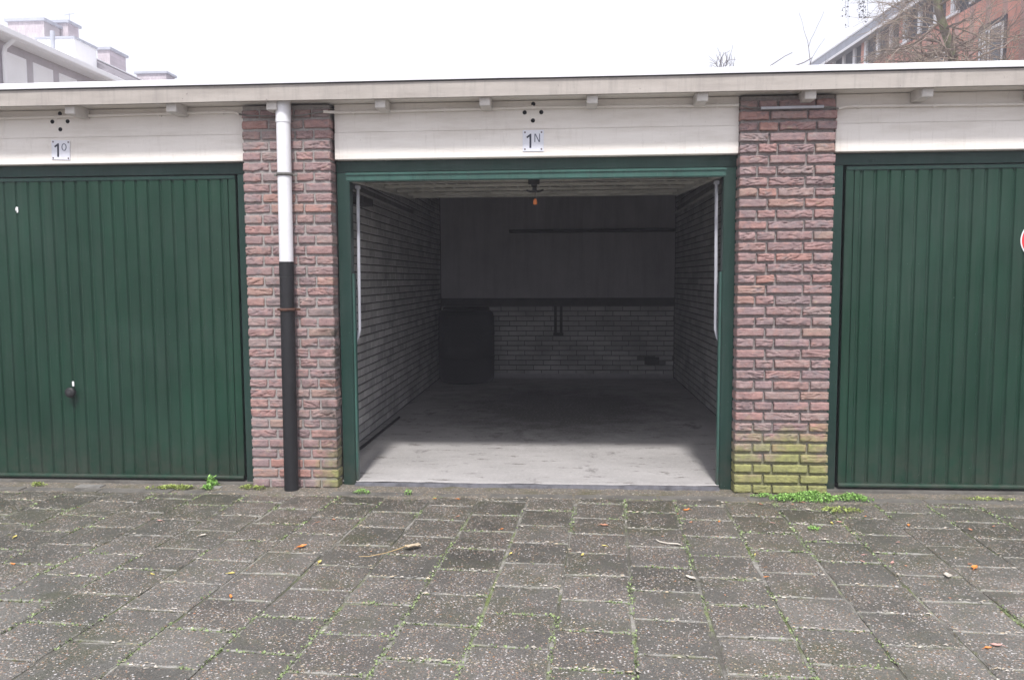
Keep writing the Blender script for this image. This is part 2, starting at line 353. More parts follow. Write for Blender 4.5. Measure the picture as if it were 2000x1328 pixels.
# ------------------------------------------------------------------ mesh helpers
class MB:
    def __init__(s): s.v = []; s.f = []; s.mi = []; s.sm = []; s.uv = {}; s.cur = 0
    def face(s, idx, smooth=False):
        s.f.append(tuple(idx)); s.mi.append(s.cur); s.sm.append(smooth)
    def add(s, vs, fs, smooth=False):
        b = len(s.v); s.v += [tuple(x) for x in vs]
        for f in fs: s.face([b+i for i in f], smooth)
        return b
    def box(s, x0, x1, y0, y1, z0, z1, M=None, ch=0.):
        # chamfered box when ch > 0
        if ch <= 0:
            vs = [(x, y, z) for x in (x0, x1) for y in (y0, y1) for z in (z0, z1)]
            fs = [(0, 1, 3, 2), (4, 6, 7, 5), (0, 4, 5, 1), (2, 3, 7, 6), (0, 2, 6, 4), (1, 5, 7, 3)]
            if M: vs = [M @ Vector(v) for v in vs]
            s.add(vs, fs); return
        bm = bmesh.new(); bmesh.ops.create_cube(bm, size=1)
        for v in bm.verts:
            v.co = Vector(((x0+x1)/2+v.co.x*(x1-x0), (y0+y1)/2+v.co.y*(y1-y0), (z0+z1)/2+v.co.z*(z1-z0)))
        bmesh.ops.bevel(bm, geom=bm.edges[:], offset=ch, segments=2, affect='EDGES')
        s.bm(bm, M); bm.free()
    def bm(s, bm, M=None, smooth=False):
        bm.verts.index_update()
        s.add([(M @ v.co) if M else v.co for v in bm.verts], [[v.index for v in f.verts] for f in bm.faces], smooth)
    def tube(s, pts, rad, n=8, cap=True, smooth=True):
        pts = [Vector(p) for p in pts]; rads = rad if isinstance(rad, (list, tuple)) else [rad]*len(pts)
        rings = []; prev = None
        for i, p in enumerate(pts):
            d = (pts[min(i+1, len(pts)-1)]-pts[max(i-1, 0)]).normalized()
            if prev is None:
                a = Vector((0, 0, 1)) if abs(d.z) < .9 else Vector((1, 0, 0)); x = d.cross(a).normalized()
            else: x = (prev-d*prev.dot(d)).normalized()
            prev = x; y = d.cross(x)
            b = len(s.v)
            for k in range(n):
                t = 2*math.pi*k/n; s.v.append(tuple(p+(x*math.cos(t)+y*math.sin(t))*rads[i]))
            rings.append(b)
        for a, b in zip(rings, rings[1:]):
            for k in range(n): s.face((a+k, a+(k+1) % n, b+(k+1) % n, b+k), smooth)
        if cap:
            for r_ in (rings[0], rings[-1]):
                b = len(s.v); s.v += [s.v[r_+k] for k in range(n)]; s.face([b+k for k in range(n)])
    def lathe(s, prof, c, n=32, axis='Z', smooth=True):
        rings = []
        for r, h in prof:
            b = len(s.v)
            for k in range(n):
                t = 2*math.pi*k/n
                if axis == 'Z': s.v.append((c[0]+r*math.cos(t), c[1]+r*math.sin(t), c[2]+h))
                else: s.v.append((c[0]+r*math.cos(t), c[1]-h, c[2]+r*math.sin(t)))
            rings.append(b)
        for a, b in zip(rings, rings[1:]):
            for k in range(n): s.face((a+k, a+(k+1) % n, b+(k+1) % n, b+k), smooth)
        s.face([rings[0]+k for k in range(n)][::-1]); s.face([rings[-1]+k for k in range(n)])
    def build(s, name, mats, parent=None, base=None):
        """link as ONE mesh object; vertices are given in world space, the origin goes to base (or the parent's place)"""
        off = Vector(base) if base is not None else (parent_world(parent) if parent else Vector((0, 0, 0)))
        me = bpy.data.meshes.new(name); me.from_pydata([tuple(Vector(v)-off) for v in s.v], [], s.f); me.update()
        if not isinstance(mats, (list, tuple)): mats = [mats]
        for m in mats: me.materials.append(m)
        me.polygons.foreach_set('material_index', s.mi); me.polygons.foreach_set('use_smooth', s.sm)
        if s.uv:
            l = me.uv_layers.new(name='UVMap')
            for p in me.polygons:
                for li, vi in zip(p.loop_indices, p.vertices): l.data[li].uv = s.uv.get(vi, (.0, .0))
        bm = bmesh.new(); bm.from_mesh(me); bmesh.ops.recalc_face_normals(bm, faces=bm.faces[:]); bm.to_mesh(me); bm.free()
        o = bpy.data.objects.new(name, me); COL.objects.link(o)
        if parent: o.parent = parent
        o.location = off-parent_world(parent) if parent else off
        return o

def parent_world(o):
    p = Vector((0, 0, 0))
    while o: p += o.location; o = o.parent
    return p
def empty(name, loc):
    o = bpy.data.objects.new(name, None); COL.objects.link(o); o.location = loc; o.empty_display_size = .2; return o
def tag(o, label=None, cat=None, group=None, kind=None):
    if label: o['label'] = label
    if cat: o['category'] = cat
    if group: o['group'] = group
    if kind: o['kind'] = kind
    return o
def copy_tree(o, parent=None):
    c = o.copy(); COL.objects.link(c)
    if parent: c.parent = parent
    for ch in [k for k in o.children]: copy_tree(ch, c)
    return c
def nz(x, y, z): return noise.noise(Vector((x, y, z)))

# ------------------------------------------------------------------ ground
def gz(x, y): return -.02-.0153*y
mb = MB(); n = 24
mb.add([(-180, -120, -.14), (180, -120, -.14), (180, 240, -.14), (-180, 240, -.14)], [(0, 1, 2, 3)])
tag(mb.build('ground', MT['ground']), kind='structure')

PITCH = .0625
# rough sand and grit strip in front of the thresholds
mb = MB(); NX = 260
for i in range(NX+1):
    x = -6+12*i/NX
    for j, y in enumerate((-.30, -.2, -.14, -.06, .0, .06, .20)):
        mb.v.append((x, y, gz(x, y)-.001-(.012 if j == 0 else 0)+.006*nz(x*9, y*14, 2)))
for i in range(NX):
    for j in range(6):
        a = i*7+j; mb.face((a, a+7, a+8, a+1), True)
tag(mb.build('gravel_strip', MT['ground']), kind='structure')

# narrow concrete edging along the facade
mb = MB(); x = -6.
while x < 6:
    L = random.uniform(.46, .52); dz = random.uniform(-.004, .004); y1 = -.085+random.uniform(-.006, .006)
    if not (-1.62 < x+L/2 < -1.2):
        mb.box(x, x+L-.008, y1-.085, y1, gz(x, y1)-.08, gz(x, y1)+.003+dz, None, .004)
    x += L
tag(mb.build('edging_strip', MT['kerb']), kind='structure')
mb = MB()
for x, y, w_, d_ in ((-2.86, -.075, .17, .07), (-2.05, -.06, .12, .06)):
    mb.box(x, x+w_, y, y+d_, -.08, gz(x, y)+.006, None, .004)
tag(mb.build('pale_kerb_block', MT['pale']), kind='structure')

# paving: 50 columns of staggered tiles on their own slightly turned grid
ROT = -.0579; CT, ST = math.cos(ROT), math.sin(ROT); W = .28
def tz_noise(x, y): return .006*nz(x*.9, y*.9, 5)+.0025*nz(x*3, y*3, 8)
def vj(k, i): return .008*nz(k*3.7+.3, i*2.3+.7, 1.5)
mb = MB(); TJ = []
rnd = random.Random(11)
for k in range(-26, 30):
    u0 = -.56917+k*W
    v0 = (-.533 if k % 2 else -.396)+rnd.uniform(-.022, .022)
    for i in range(-6, 30):
        va, vb_ = v0-i*W+vj(k, i), v0-(i-1)*W+vj(k, i-1)
        uc, vc = u0+W/2, (va+vb_)/2
        yc = uc*ST+vc*CT; xc = uc*CT-vc*ST
        top = yc+W/2
        if yc > -.10 or yc < -7 or abs(xc) > 6.2: continue
        g = .004+rnd.uniform(-.002, .0045)
        tx, ty, dz, rz = rnd.gauss(0, .006), rnd.gauss(0, .006), rnd.gauss(0, .0011), rnd.gauss(0, .012)
        hw = W/2-g; vhi = vb_-g; vlo = va+g
        # cut the row nearest the garages along the edging
        def P(a, b, z):
            x = a*CT-b*ST; y = a*ST+b*CT; return [x, y, z]
        corners = []
        for (a, b) in ((-1, -1), (1, -1), (1, 1), (-1, 1)):
            aa = uc+a*hw; bb = vc+b*(vhi-vlo)/2
            aa, bb = uc+(aa-uc)-(bb-vc)*rz, vc+(bb-vc)+(aa-uc)*rz
            p = P(aa, bb, 0); uvp = ((a+1)/2, (b+1)/2)
            if p[1] > -.178: p[1] = -.178-rnd.uniform(0, .004)
            p[2] = gz(p[0], p[1])+dz+tx*a*.14+ty*b*.14*.6+tz_noise(p[0], p[1])*.6
            corners.append((p, uvp))
        if max(c[0][1] for c in corners)-min(c[0][1] for c in corners) < .04: continue
        cx = sum(c[0][0] for c in corners)/4; cy = sum(c[0][1] for c in corners)/4
        NS = 5
        ring0, ring1, ring2 = [], [], []
        for q in range(4):
            (pa, ua), (pb, ub) = corners[q], corners[(q+1) % 4]
            for s_ in range(NS):
                t = s_/NS; p = Vector(pa).lerp(Vector(pb), t); uv = (ua[0]+(ub[0]-ua[0])*t, ua[1]+(ub[1]-ua[1])*t)
                inw = Vector((cx-p.x, cy-p.y, 0)).normalized()
                chip = max(0, nz(p.x*14, p.y*14, k*1.7+i)-.15)*.014
                q0 = p+inw*(.005+chip*1.2); q1 = p+inw*chip
                ring0.append(((q0.x, q0.y, q0.z), (uv[0]+(.5-uv[0])*.045, uv[1]+(.5-uv[1])*.045)))
                ring1.append(((q1.x, q1.y, q1.z-.004-chip*.4), uv)); ring2.append(((q1.x, q1.y, q1.z-.045), uv))
        b = len(mb.v); m = len(ring0)
        for ring in (ring0, ring1, ring2):
            for p, uv in ring:
                mb.uv[len(mb.v)] = uv; mb.v.append(p)
        mb.face([b+j for j in range(m)])
        for r_ in (0, 1):
            for j in range(m): mb.face((b+r_*m+j, b+(r_+1)*m+j, b+(r_+1)*m+(j+1) % m, b+r_*m+(j+1) % m))
        if abs(xc) < 3.6 and yc > -2.9: TJ.append((corners, k, i))
tag(mb.build('paving', MT['tile']), kind='structure')
# sand bed that fills the joints
mb = MB(); nx, ny = 240, 130
for j in range(ny+1):
    y = -7.2+(7.2-.2)*j/ny
    for i in range(nx+1):
        x = -6.3+12.6*i/nx
        mb.v.append((x, y, gz(x, y)-.0075+tz_noise(x, y)*.6+.003*nz(x*7, y*7, 3)+.003*nz(x*22, y*22, 4)))
for j in range(ny):
    for i in range(nx):
        a = j*(nx+1)+i; mb.face((a, a+1, a+nx+2, a+nx+1), True)
tag(mb.build('joint_sand', MT['jointsand']), kind='structure')

# floor inside the garages
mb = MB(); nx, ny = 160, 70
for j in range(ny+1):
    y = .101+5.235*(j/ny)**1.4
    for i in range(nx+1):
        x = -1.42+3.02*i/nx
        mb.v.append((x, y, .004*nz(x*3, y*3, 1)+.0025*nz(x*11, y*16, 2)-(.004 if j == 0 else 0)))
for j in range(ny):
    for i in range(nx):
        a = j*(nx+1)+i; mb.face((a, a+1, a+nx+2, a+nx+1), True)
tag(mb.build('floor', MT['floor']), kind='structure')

# ------------------------------------------------------------------ the garage building
G = tag(empty('garage_building', (0, 0, 0)), 'row of brick garages with green tip-up doors, the middle bay standing open', 'garage')

def pillar(x0, x1, name, mats, label, seed, flip=False, recess=.010, JB=.016):
    rn = random.Random(seed); mb = MB(); mb.cur = 1
    mb.box(x0+.006, x1-.006, recess, .22, -.12, 2.305)
    mb.cur = 0; J = .0115; wdt = x1-x0
    z = .038-PITCH; ci = 1
    while z < 2.25:
        zb, zt = z+JB*.5, z+PITCH-JB*.5
        a = [.166, .208, .166] if ci % 2 == 0 else [.112, .208, .105, .103]
        if flip: a = a[::-1] if ci % 2 else a
        sc = (wdt-J*(len(a)-1))/sum(a); xx = x0
        for bi, bw in enumerate(a):
            bw *= sc; jit = rn.uniform(-.003, .003) if bi < len(a)-1 else 0
            bx0, bx1 = xx, xx+bw+jit; xx = bx1+J
            z0, z1 = zb+rn.uniform(-.0015, .0015), zt+rn.uniform(-.0015, .0015)
            yo = rn.uniform(-.003, .003); rough = rn.choice((.3, .8, 1., 1.3, 1.5)); sd_ = rn.uniform(0, 99)
            if z0 < .26 : rough *= .45
            slope = rn.uniform(-6, 6)
            nx_, nz_ = max(8, int(bw/.0055)), 11
            base = len(mb.v)
            for jz in range(nz_+1):
                tz = jz/nz_
                for jx in range(nx_+1):
                    tx = jx/nx_
                    px, pz = bx0+(bx1-bx0)*tx, z0+(z1-z0)*tz
                    ed = min(tx*(bx1-bx0), (1-tx)*(bx1-bx0)); ez = min(tz, 1-tz)*(z1-z0)
                    rnd_ = max(0, 1-ed/.005)**2*.006+max(0, 1-ez/.004)**2*.004
                    f1 = nz(px*16+sd_, (pz+px*.04*slope)*60, sd_)
                    cre = max(0, 1-abs(f1)*5.5)*.0058*rough*(nz(px*9, pz*30, sd_+3) > -.12)
                    lum = nz(px*38, pz*38, sd_+9)*.0022*rough+nz(px*12, pz*20, sd_)*.0028*rough+nz(px*95, pz*95, sd_)*.0012
                    dx = (nz(pz*60, sd_, px*3)*.0025 if jx in (0, nx_) else 0)
                    dzz = (nz(px*26, sd_, 4)*.0042*rough+nz(px*70, sd_, 7)*.003 if jz in (0, nz_) else 0)
                    mb.v.append((px+dx, yo-.002+rnd_+cre+lum, pz+dzz))
            W1 = nx_+1
            for jz in range(nz_):
                for jx in range(nx_):
                    q = base+jz*W1+jx; mb.face((q, q+1, q+W1+1, q+W1), True)
            per = [base+i for i in range(nx_)]+[base+nx_+j*W1 for j in range(nz_)]+[base+nz_*W1+nx_-i for i in range(nx_)]+[base+(nz_-j)*W1 for j in range(nz_)]
            back = []
            for q in per:
                v = mb.v[q]; back.append(len(mb.v)); mb.v.append((v[0], .10, v[2]))
            for i in range(len(per)):
                mb.face((per[i], back[i], back[(i+1) % len(per)], per[(i+1) % len(per)]), False)
        z += PITCH; ci += 1
    o = mb.build(name, mats, G); tag(o, label); return o
pillar(-1.7454, -1.2057, 'brick_pillar', [MT['brickL'], MT['mortL']], 'brick pillar behind the drainpipe with a little algae low on its inner corner', 3, False, .009, .0165)
pillar(1.2057, 1.7449, 'brick_pillar', [MT['brickR'], MT['mortR']], 'brick pillar with yellow-green algae over its foot', 5, True, .019, .0185)
for sx in (-1, 1):
    mb = MB(); mb.cur = 1; a, b = sorted((sx*4.155, sx*4.69)); mb.box(a, b, .0, .22, -.1, 2.305)
    mb.build('brick_pillar', [MT['brickR'], MT['brickL']], G)

# white painted partition walls
def brick_wall(mb, org, ud, nd, L, z0, z1, seed, skip=None):
    rn = random.Random(seed); org, ud, nd = Vector(org), Vector(ud), Vector(nd); J = .0125
    ci = 0; z = z0
    while z < z1-.03:
        off = (-.11 if ci % 2 else 0)-rn.uniform(0, .04); u = off
        while u < L:
            a, b = max(u, 0), min(u+.21, L); u += .22
            if b-a < .03: continue
            zb, zt = z+J/2+rn.uniform(-.001, .001), min(z+PITCH-J/2+rn.uniform(-.001, .001), z1)
            if skip and skip(a, b, zb, zt): continue
            d = .009+rn.uniform(-.0015, .002); c = .003; tl = rn.uniform(-.001, .001)
            vs = []
            for dd, ins in ((0, 0), (d-c, 0), (d, c)):
                for (p, q) in ((a+ins, zb+ins), (b-ins, zb+ins+tl), (b-ins, zt-ins+tl), (a+ins, zt-ins)):
                    v = org+ud*p+nd*dd; vs.append((v.x, v.y, q))
            mb.add(vs, [(8, 9, 10, 11)]+[(r*4+k, r*4+(k+1) % 4, r*4+4+(k+1) % 4, r*4+4+k) for r in (0, 1) for k in range(4)])
        z += PITCH; ci += 1
def side_wall(xf, nd, seed, label):
    mb = MB(); mb.cur = 1
    xm = xf-nd*.009
    mb.box(min(xm, xm-nd*.09), max(xm, xm-nd*.09), .22, 5.40, -.08, 2.325)
    mb.cur = 0; brick_wall(mb, (xm, .2205, 0), (0, 1, 0), (nd, 0, 0), 5.03, .01, 2.32, seed)
    return tag(mb.build('side_wall', [MT['white'], MT['joint']], G), label)
wl = side_wall(-1.3917, 1, 21, 'white painted brick wall along the left side inside the open garage')
wr = side_wall(1.5739, -1, 22, 'white painted brick wall along the right side inside the open garage')
mb = MB(); mb.box(-1.398, -1.345, .62, .78, 1.72, 1.80, None, .003); mb.build('wall_block', MT['timber'], wl); mb = MB(); mb.box(-1.398, -1.30, 1.12, 1.42, 1.83, 1.90, None, .003)
mb.build('wall_block', MT['timber'], wl)
YB = 5.2588
mb = MB(); mb.cur = 1; mb.box(-4.7, 4.7, YB, YB+.12, -.08, 2.325); mb.cur = 0
brick_wall(mb, (-1.38, YB, 0), (1, 0, 0), (0, -1, 0), 2.94, .04, .93, 23, lambda a, b, z0, z1: 2.59 < a+.1 < 2.80 and .16 < z0 < .27)
bw = tag(mb.build('back_wall', [MT['white'], MT['joint']], G), 'back wall of the open garage, white brick below and grey plaster above')
mb = MB(); mb.box(-1.375, 1.565, YB-.028, YB-.0005, 1.022, 2.322, None, .004); mb.build('plaster_panel', MT['plaster'], bw)
mb = MB(); mb.box(-1.38, 1.57, YB-.045, YB-.001, .925, 1.019, None, .004); mb.build('timber_rail', MT['timber'], bw)
mb = MB(); mb.box(-.50, 1.56, YB-.10, YB-.030, 1.835, 1.875, None, .004); mb.build('shelf', MT['timber'], bw)
mb = MB()
for x in (.078, .150): mb.box(x-.018, x+.018, YB-.05, YB-.010, .585, .924, None, .004)
mb.box(.05, .18, YB-.030, YB-.0105, .54, .584, None, .003); mb.build('bracket', MT['timber'], bw)
mb = MB(); mb.box(1.20, 1.385, YB-.022, YB-.009, .175, .275, None, .004); mb.build('vent_grille', MT['matte'], bw)
mb = MB()  # cement smear along the foot of the back wall
for i in range(60):
    x = -1.38+2.94*i/59; mb.v += [(x, YB-.010, .06+.03*nz(x*5, 1, 1)), (x, YB-.035, .012+.004*nz(x*9, 3, 1)), (x, YB-.12, .0)]
for i in range(59):
    for j in (0, 1): a = i*3+j; mb.face((a, a+3, a+4, a+1), True)
mb.build('cement_fillet', MT['plaster'], bw)
for sx in (-4.6, 4.5):
    mb = MB(); mb.box(sx, sx+.1, .22, 5.4, -.08, 2.325); mb.build('end_wall', MT['joint'], G)
# threshold
mb = MB(); mb.box(-1.118, 1.133, .060, .1005, -.07, -.004, None, .006); mb.build('threshold', MT['edge'], G)
mb = MB()
for a, b in ((-4.155, -1.747), (1.747, 4.155)):
    mb = MB(); mb.box(a, b, .05, 5.2, -.09, -.012, None, .006); mb.build('threshold', MT['kerb'], G)

# lintels: lower board, upper board, vent holes
def lintel(xa, xb, hx, holes=True):
    mb = MB(); mb.box(xa, xb, .045, .21, 1.987, 2.1455, None, .003)
    lo = mb.build('lintel', MT['cream'], G)
    mb = MB(); mb.box(xa, xb, .052, .21, 2.147, 2.315, None, .003); up_ = mb.build('upper_board', MT['cream'], lo)
    if holes:
        for dx, z in ((.0025, 2.294), (-.049, 2.246), (.0495, 2.246), (0, 2.1985)):
            mb = MB(); mb.lathe([(.0125, -.002), (.0125, .0015), (.0095, .0025), (.009, .001)], (hx+dx, .052, z), 16, 'Y')
            mb.build('vent_hole', MT['hole'], lo)
    return lo
tag(lintel(-1.192, 1.2085, .006), 'cream lintel over the open middle bay')
tag(lintel(-4.15, -1.750, -2.916), 'cream lintel over the left door')
tag(lintel(1.757, 4.15, 2.95), 'cream lintel over the right door')

# eaves
def wavy(mb, x0, x1, n, prof, amp, seed):
    k = len(prof); b = len(mb.v)
    for i in range(n+1):
        x = x0+(x1-x0)*i/n; d = amp*nz(x*.9, seed, 1)+amp*.6*nz(x*3.1, seed, 2)
        for y, z in prof: mb.v.append((x, y+d*.4, z+d))
    for i in range(n):
        for j in range(k): mb.face((b+i*k+j, b+(i+1)*k+j, b+(i+1)*k+(j+1) % k, b+i*k+(j+1) % k))
    mb.face([b+j for j in range(k)]); mb.face([b+n*k+j for j in range(k)][::-1])
mb = MB(); wavy(mb, -4.8, 4.8, 120, [(-.135, 2.303), (-.108, 2.303), (-.108, 2.392), (-.137, 2.392)], .0025, 3)
mb.build('fascia', MT['fascia'], G)
mb = MB(); mb.box(-4.8, 4.8, -.107, 5.5, 2.330, 2.391); mb.build('roof', MT['felt'], G)
mb = MB(); mb.box(-4.8, 4.8, -.106, .5, 2.318, 2.3295); mb.build('soffit_board', MT['cream'], G)
mb = MB(); wavy(mb, -4.8, 4.8, 200, [(-.150, 2.398), (-.105, 2.398), (-.105, 2.432), (-.143, 2.432), (-.152, 2.424)], .002, 9)
tr = mb.build('roof_trim', MT['alu'], G)
mb = MB(); wavy(mb, -4.8, 4.8, 60, [(-.142, 2.393), (-.11, 2.393), (-.11, 2.3975), (-.142, 2.3975)], .001, 9); mb.build('gap_shadow_strip', MT['felt'], tr)  # dark strip in place of the gap's shadow under the trim
proto = None
for i, x in enumerate((-2.75, -3.37, -2.126, -1.52, -.875, -.265, .351, .97, 1.566, 2.199, 2.82)):
    if proto is None:
        mb = MB(); mb.box(x-.031, x+.031, -.104, .0505, 2.2575, 2.3175, None, .003); proto = mb.build('rafter', MT['rafter'], G, (x, 0, 2.28))
    else:
        o = proto.copy(); COL.objects.link(o); o.location = (x, 0, 2.28)

# door frames: head + two jambs
def frame(cx, open_):
    mb = MB(); mb.box(cx-1.2057, cx+1.2057, .095, .165, 1.918, 1.984, None, .002)
    fr = mb.build('door_frame', MT['frame'], G)
    for s_ in (-1, 1):
        a, b = sorted((cx+s_*1.2052, cx+s_*1.127)); mb = MB()
        if open_: mb.box(a, b, .097, .167, -.040, 1.9175, None, .003)
        else: mb.box(a, b, .097, .167, -.02, 1.9175, None, .003)
        j = mb.build('jamb', MT['frame'], fr)
        if open_:
            a, b = sorted((cx+s_*1.1265, cx+s_*1.113)); mb = MB(); mb.box(a, b, .108, .150, -.006, 1.302, None, .003); mb.build('cover_strip', MT['strip'], fr)
    return fr
tag(frame(.008, True), 'green frame of the open middle bay')
tag(frame(-2.95, False), 'green frame round the left door'); tag(frame(2.95, False), 'green frame round the right door')

# closed door with trapezoid ribs, built once round x = 0 and copied
def leaf_profile(hw, rib, g=.018, d=.010, frame_=.045):
    pts = [(-hw, 0), (-hw+frame_-.006, 0), (-hw+frame_-.004, d), (-hw+frame_+.004, d), (-hw+frame_+.006, .002)]
    n = int((2*hw-2*frame_-.02)/rib); x0 = -n*rib/2
    xs = [x0+i*rib for i in range(n+1)]
    for x in xs:
        if x-g*.5-.002 > pts[-1][0]+.006 and x < hw-frame_-.012:
            pts += [(x-g*.62, .0015), (x-g*.25, d), (x+g*.25, d), (x+g*.62, .001)]
    pts += [(hw-frame_-.006, .002), (hw-frame_-.004, d), (hw-frame_+.004, d), (hw-frame_+.006, 0), (hw, 0)]
    return pts
def make_door():
    hw = 1.107; pts = leaf_profile(hw, .0783); y0 = .104; mb = MB()
    nz_ = 10; k = len(pts)
    for j in range(nz_+1):
        z = .022+(1.911-.022)*j/nz_
        for x, d in pts: mb.v.append((x, y0+d+.0008*nz(x*2, z*2, 3), z))
    for j in range(nz_):
        for i in range(k-1): mb.face((j*k+i, j*k+i+1, j*k+k+i+1, j*k+k+i))
    mb.box(-hw, hw, y0+.0125, y0+.035, .022, 1.911)
    o = mb.build('garage_door', MT['door'], G, (0, 0, 0))
    mb = MB(); mb.tube([(-hw, y0-.003, .012), (0, y0-.003, .012), (hw, y0-.003, .012)], .0155, 10)
    x = -hw+.09
    while x < hw-.05: mb.box(x-.006, x+.006, y0-.008, y0+.004, .022, .031, None, .001); x += .0783
    mb.build('bottom_rail', MT['door'], o, (0, 0, 0))
    mb = MB()
    mb.box(-hw, hw, y0-.004, y0+.004, 1.889, 1.912, None, .002); mb.build('top_rail', MT['frame'], o, (0, 0, 0))
    mb = MB(); mb.lathe([(.016, -.004), (.016, .006), (.012, .014), (.014, .022), (.031, .027), (.034, .036), (.031, .044), (.018, .048), (.0, .049)], (0, y0, .558), 24, 'Y')
    mb.build('handle', MT['matte'], o, (0, 0, 0))
    return o
d1 = make_door(); d1.location = (-2.948, 0, 0); tag(d1, 'closed left door with a black knob and a scrap of white paper')
d2 = copy_tree(d1, G); d2.location = (2.95, 0, 0); tag(d2, 'closed right door with the round red sticker')
mb = MB()
for (x, z, a, b) in ((-3.262, 1.722, .010, .013), (-3.258, 1.708, .006, .012)):
    mb = MB(); mb.add([(x-a, .1025, z-b), (x+a*.4, .1025, z-b*.8), (x+a, .102, z+b*.6), (x-a*.2, .1025, z+b), (x-a*.9, .1025, z+b*.3)], [(0, 1, 2, 3, 4)]); mb.build('paint_chip', MT['whites'], d1)
mb = MB(); mb.box(-2.953, -2.939, .097, .1025, .592, .626, None, .003)
mb.build('lock_scrap', MT['whites'], d1)

# the open door, tipped up under the ceiling
ang = math.atan2(.085, 1.87); Md = Matrix.Translation((.008, -.012, 1.8475)) @ Matrix.Rotation(ang, 4, 'X')
mb = MB(); hw = 1.118; pts = leaf_profile(hw-.01, .0783); k = len(pts)
for yy in (.03, 1.85):
    for x, d in pts: mb.v.append(tuple(Md @ Vector((x, yy, .040-d))))
for i in range(k-1): mb.face((i, i+1, k+i+1, k+i))
mb.box(-hw+.01, hw-.01, .03, 1.85, .0405, .05, Md)
od = tag(mb.build('garage_door', MT['inner'], G), 'middle door tipped up flat under the ceiling, its back showing')
mb = MB(); mb.box(-hw, hw, -.006, .030, .0, .0525, Md, .006)
mb.box(-hw, hw, -.013, -.004, .036, .050, Md, .003); mb.build('bottom_rail', MT['strip'], od)
for yy, h in ((.20, .010), (.46, .012), (.80, .016), (1.20, .018), (1.62, .02), (1.83, .028)):
    mb = MB(); mb.box(-hw+.06, hw-.06, yy-.055, yy-.03, .030-h, .034, Md, .002); mb.box(-hw+.06, hw-.06, yy-.0295, yy+.02, .030-h*.5, .034, Md, .002)
    mb.build('cross_channel', MT['inner'], od)
for sx in (-1, 1):
    a, b = sorted((sx*(hw-.01), sx*(hw-.055))); mb = MB(); mb.box(a, b, .031, 1.86, .002, .034, Md, .003); mb.build('side_channel', MT['inner'], od)
    mb = MB(); x = .004+sx*1.165
    mb.box(x-.02, x+.02, .19, 2.4, 1.835, 1.838); mb.box(x-sx*-.017-.003, x-sx*-.017+.003, .19, 2.4, 1.838, 1.885); mb.build('guide_rail', MT['innerdark'], od)
    mb = MB(); xa = .008+sx*1.103
    mb.tube([(xa, .20, 1.838), (xa+sx*.004, .20, 1.40), (xa+sx*.008, .20, .95), (xa+sx*.016, .20, .915), (xa+sx*.034, .195, .865)], [.0105]*5, 10)
    mb.box(xa-.016, xa+.016, .185, .215, 1.828, 1.850, None, .003); mb.build('swing_arm', MT['galv'], od)
mb = MB(); mb.box(-.035, .035, .13, .145, -.020, .028, Md, .003); mb.box(-.018, .018, .146, .22, -.028, .026, Md, .003); mb.box(-.013, .013, .221, .26, -.060, -.0, Md, .003)
mb.tube([Md @ Vector(p) for p in ((-.052, .262, -.046), (-.03, .262, -.055), (0, .262, -.057), (.03, .262, -.055), (.055, .262, -.044))], .0055, 8)
lk = mb.build('latch', MT['matte'], od)
mb = MB(); mb.tube([(.012, .24, 1.80), (.010, .235, 1.775), (.011, .23, 1.757)], .0016, 6); mb.build('pull_cord', MT['matte'], lk)
mb = MB(); mb.lathe([(.003, .0), (.011, -.008), (.0125, -.022), (.0115, -.036), (.005, -.038)], (.011, .23, 1.760), 14); mb.build('pull_tag', MT['orange'], lk)
for sx in (-1, 1):
    mb = MB(); mb.tube([Md @ Vector((sx*.03, .15, -.008)), Md @ Vector((sx*.5, .22, .006)), Md @ Vector((sx*1.05, .20, .01))], .004, 6); mb.build('latch_rod', MT['innerdark'], od)

# ------------------------------------------------------------------ things on and near the garages
# drainpipe
dp = tag(empty('drainpipe', (-1.48, -.05, -.033)), 'drainpipe on the left brick pillar, white above and black below', 'drainpipe')
def px_(z): return -1.4625-.0125*(2.31-z)/2.34-.006
mb = MB(); mb.tube([(px_(2.33), -.05, 2.318), (px_(2.2), -.052, 2.2), (px_(1.38), -.052, 1.374)], .0415, 28); mb.build('white_pipe', MT['pvc'], dp)
mb = MB(); mb.tube([(px_(2.33), -.05, 2.317), (px_(2.19), -.052, 2.192)], .0445, 28); mb.build('pipe_socket', MT['pvc'], dp)
mb = MB(); mb.tube([(px_(1.375), -.052, 1.3725), (px_(1.28), -.052, 1.284)], .0435, 28); mb.build('coupling', MT['black'], dp)
mb = MB(); mb.tube([(px_(1.284), -.052, 1.2835), (px_(.5), -.052, .5), (px_(-.03), -.052, -.035)], .0425, 28); mb.build('black_pipe', MT['black'], dp)
for z, mt in ((1.89, 'innerdark'), (1.087, 'rust')):
    mb = MB(); mb.lathe([(.0445, -.009), (.0475, -.009), (.0475, .009), (.0445, .009)], (px_(z), -.052, z), 28)
    mb.box(px_(z)-.072, px_(z)+.072, -.033, -.026, z-.007, z+.007, None, .002); mb.box(px_(z)-.012, px_(z)+.012, -.012, .012, z-.006, z+.006)
    mb.build('pipe_clamp', MT[mt], dp)

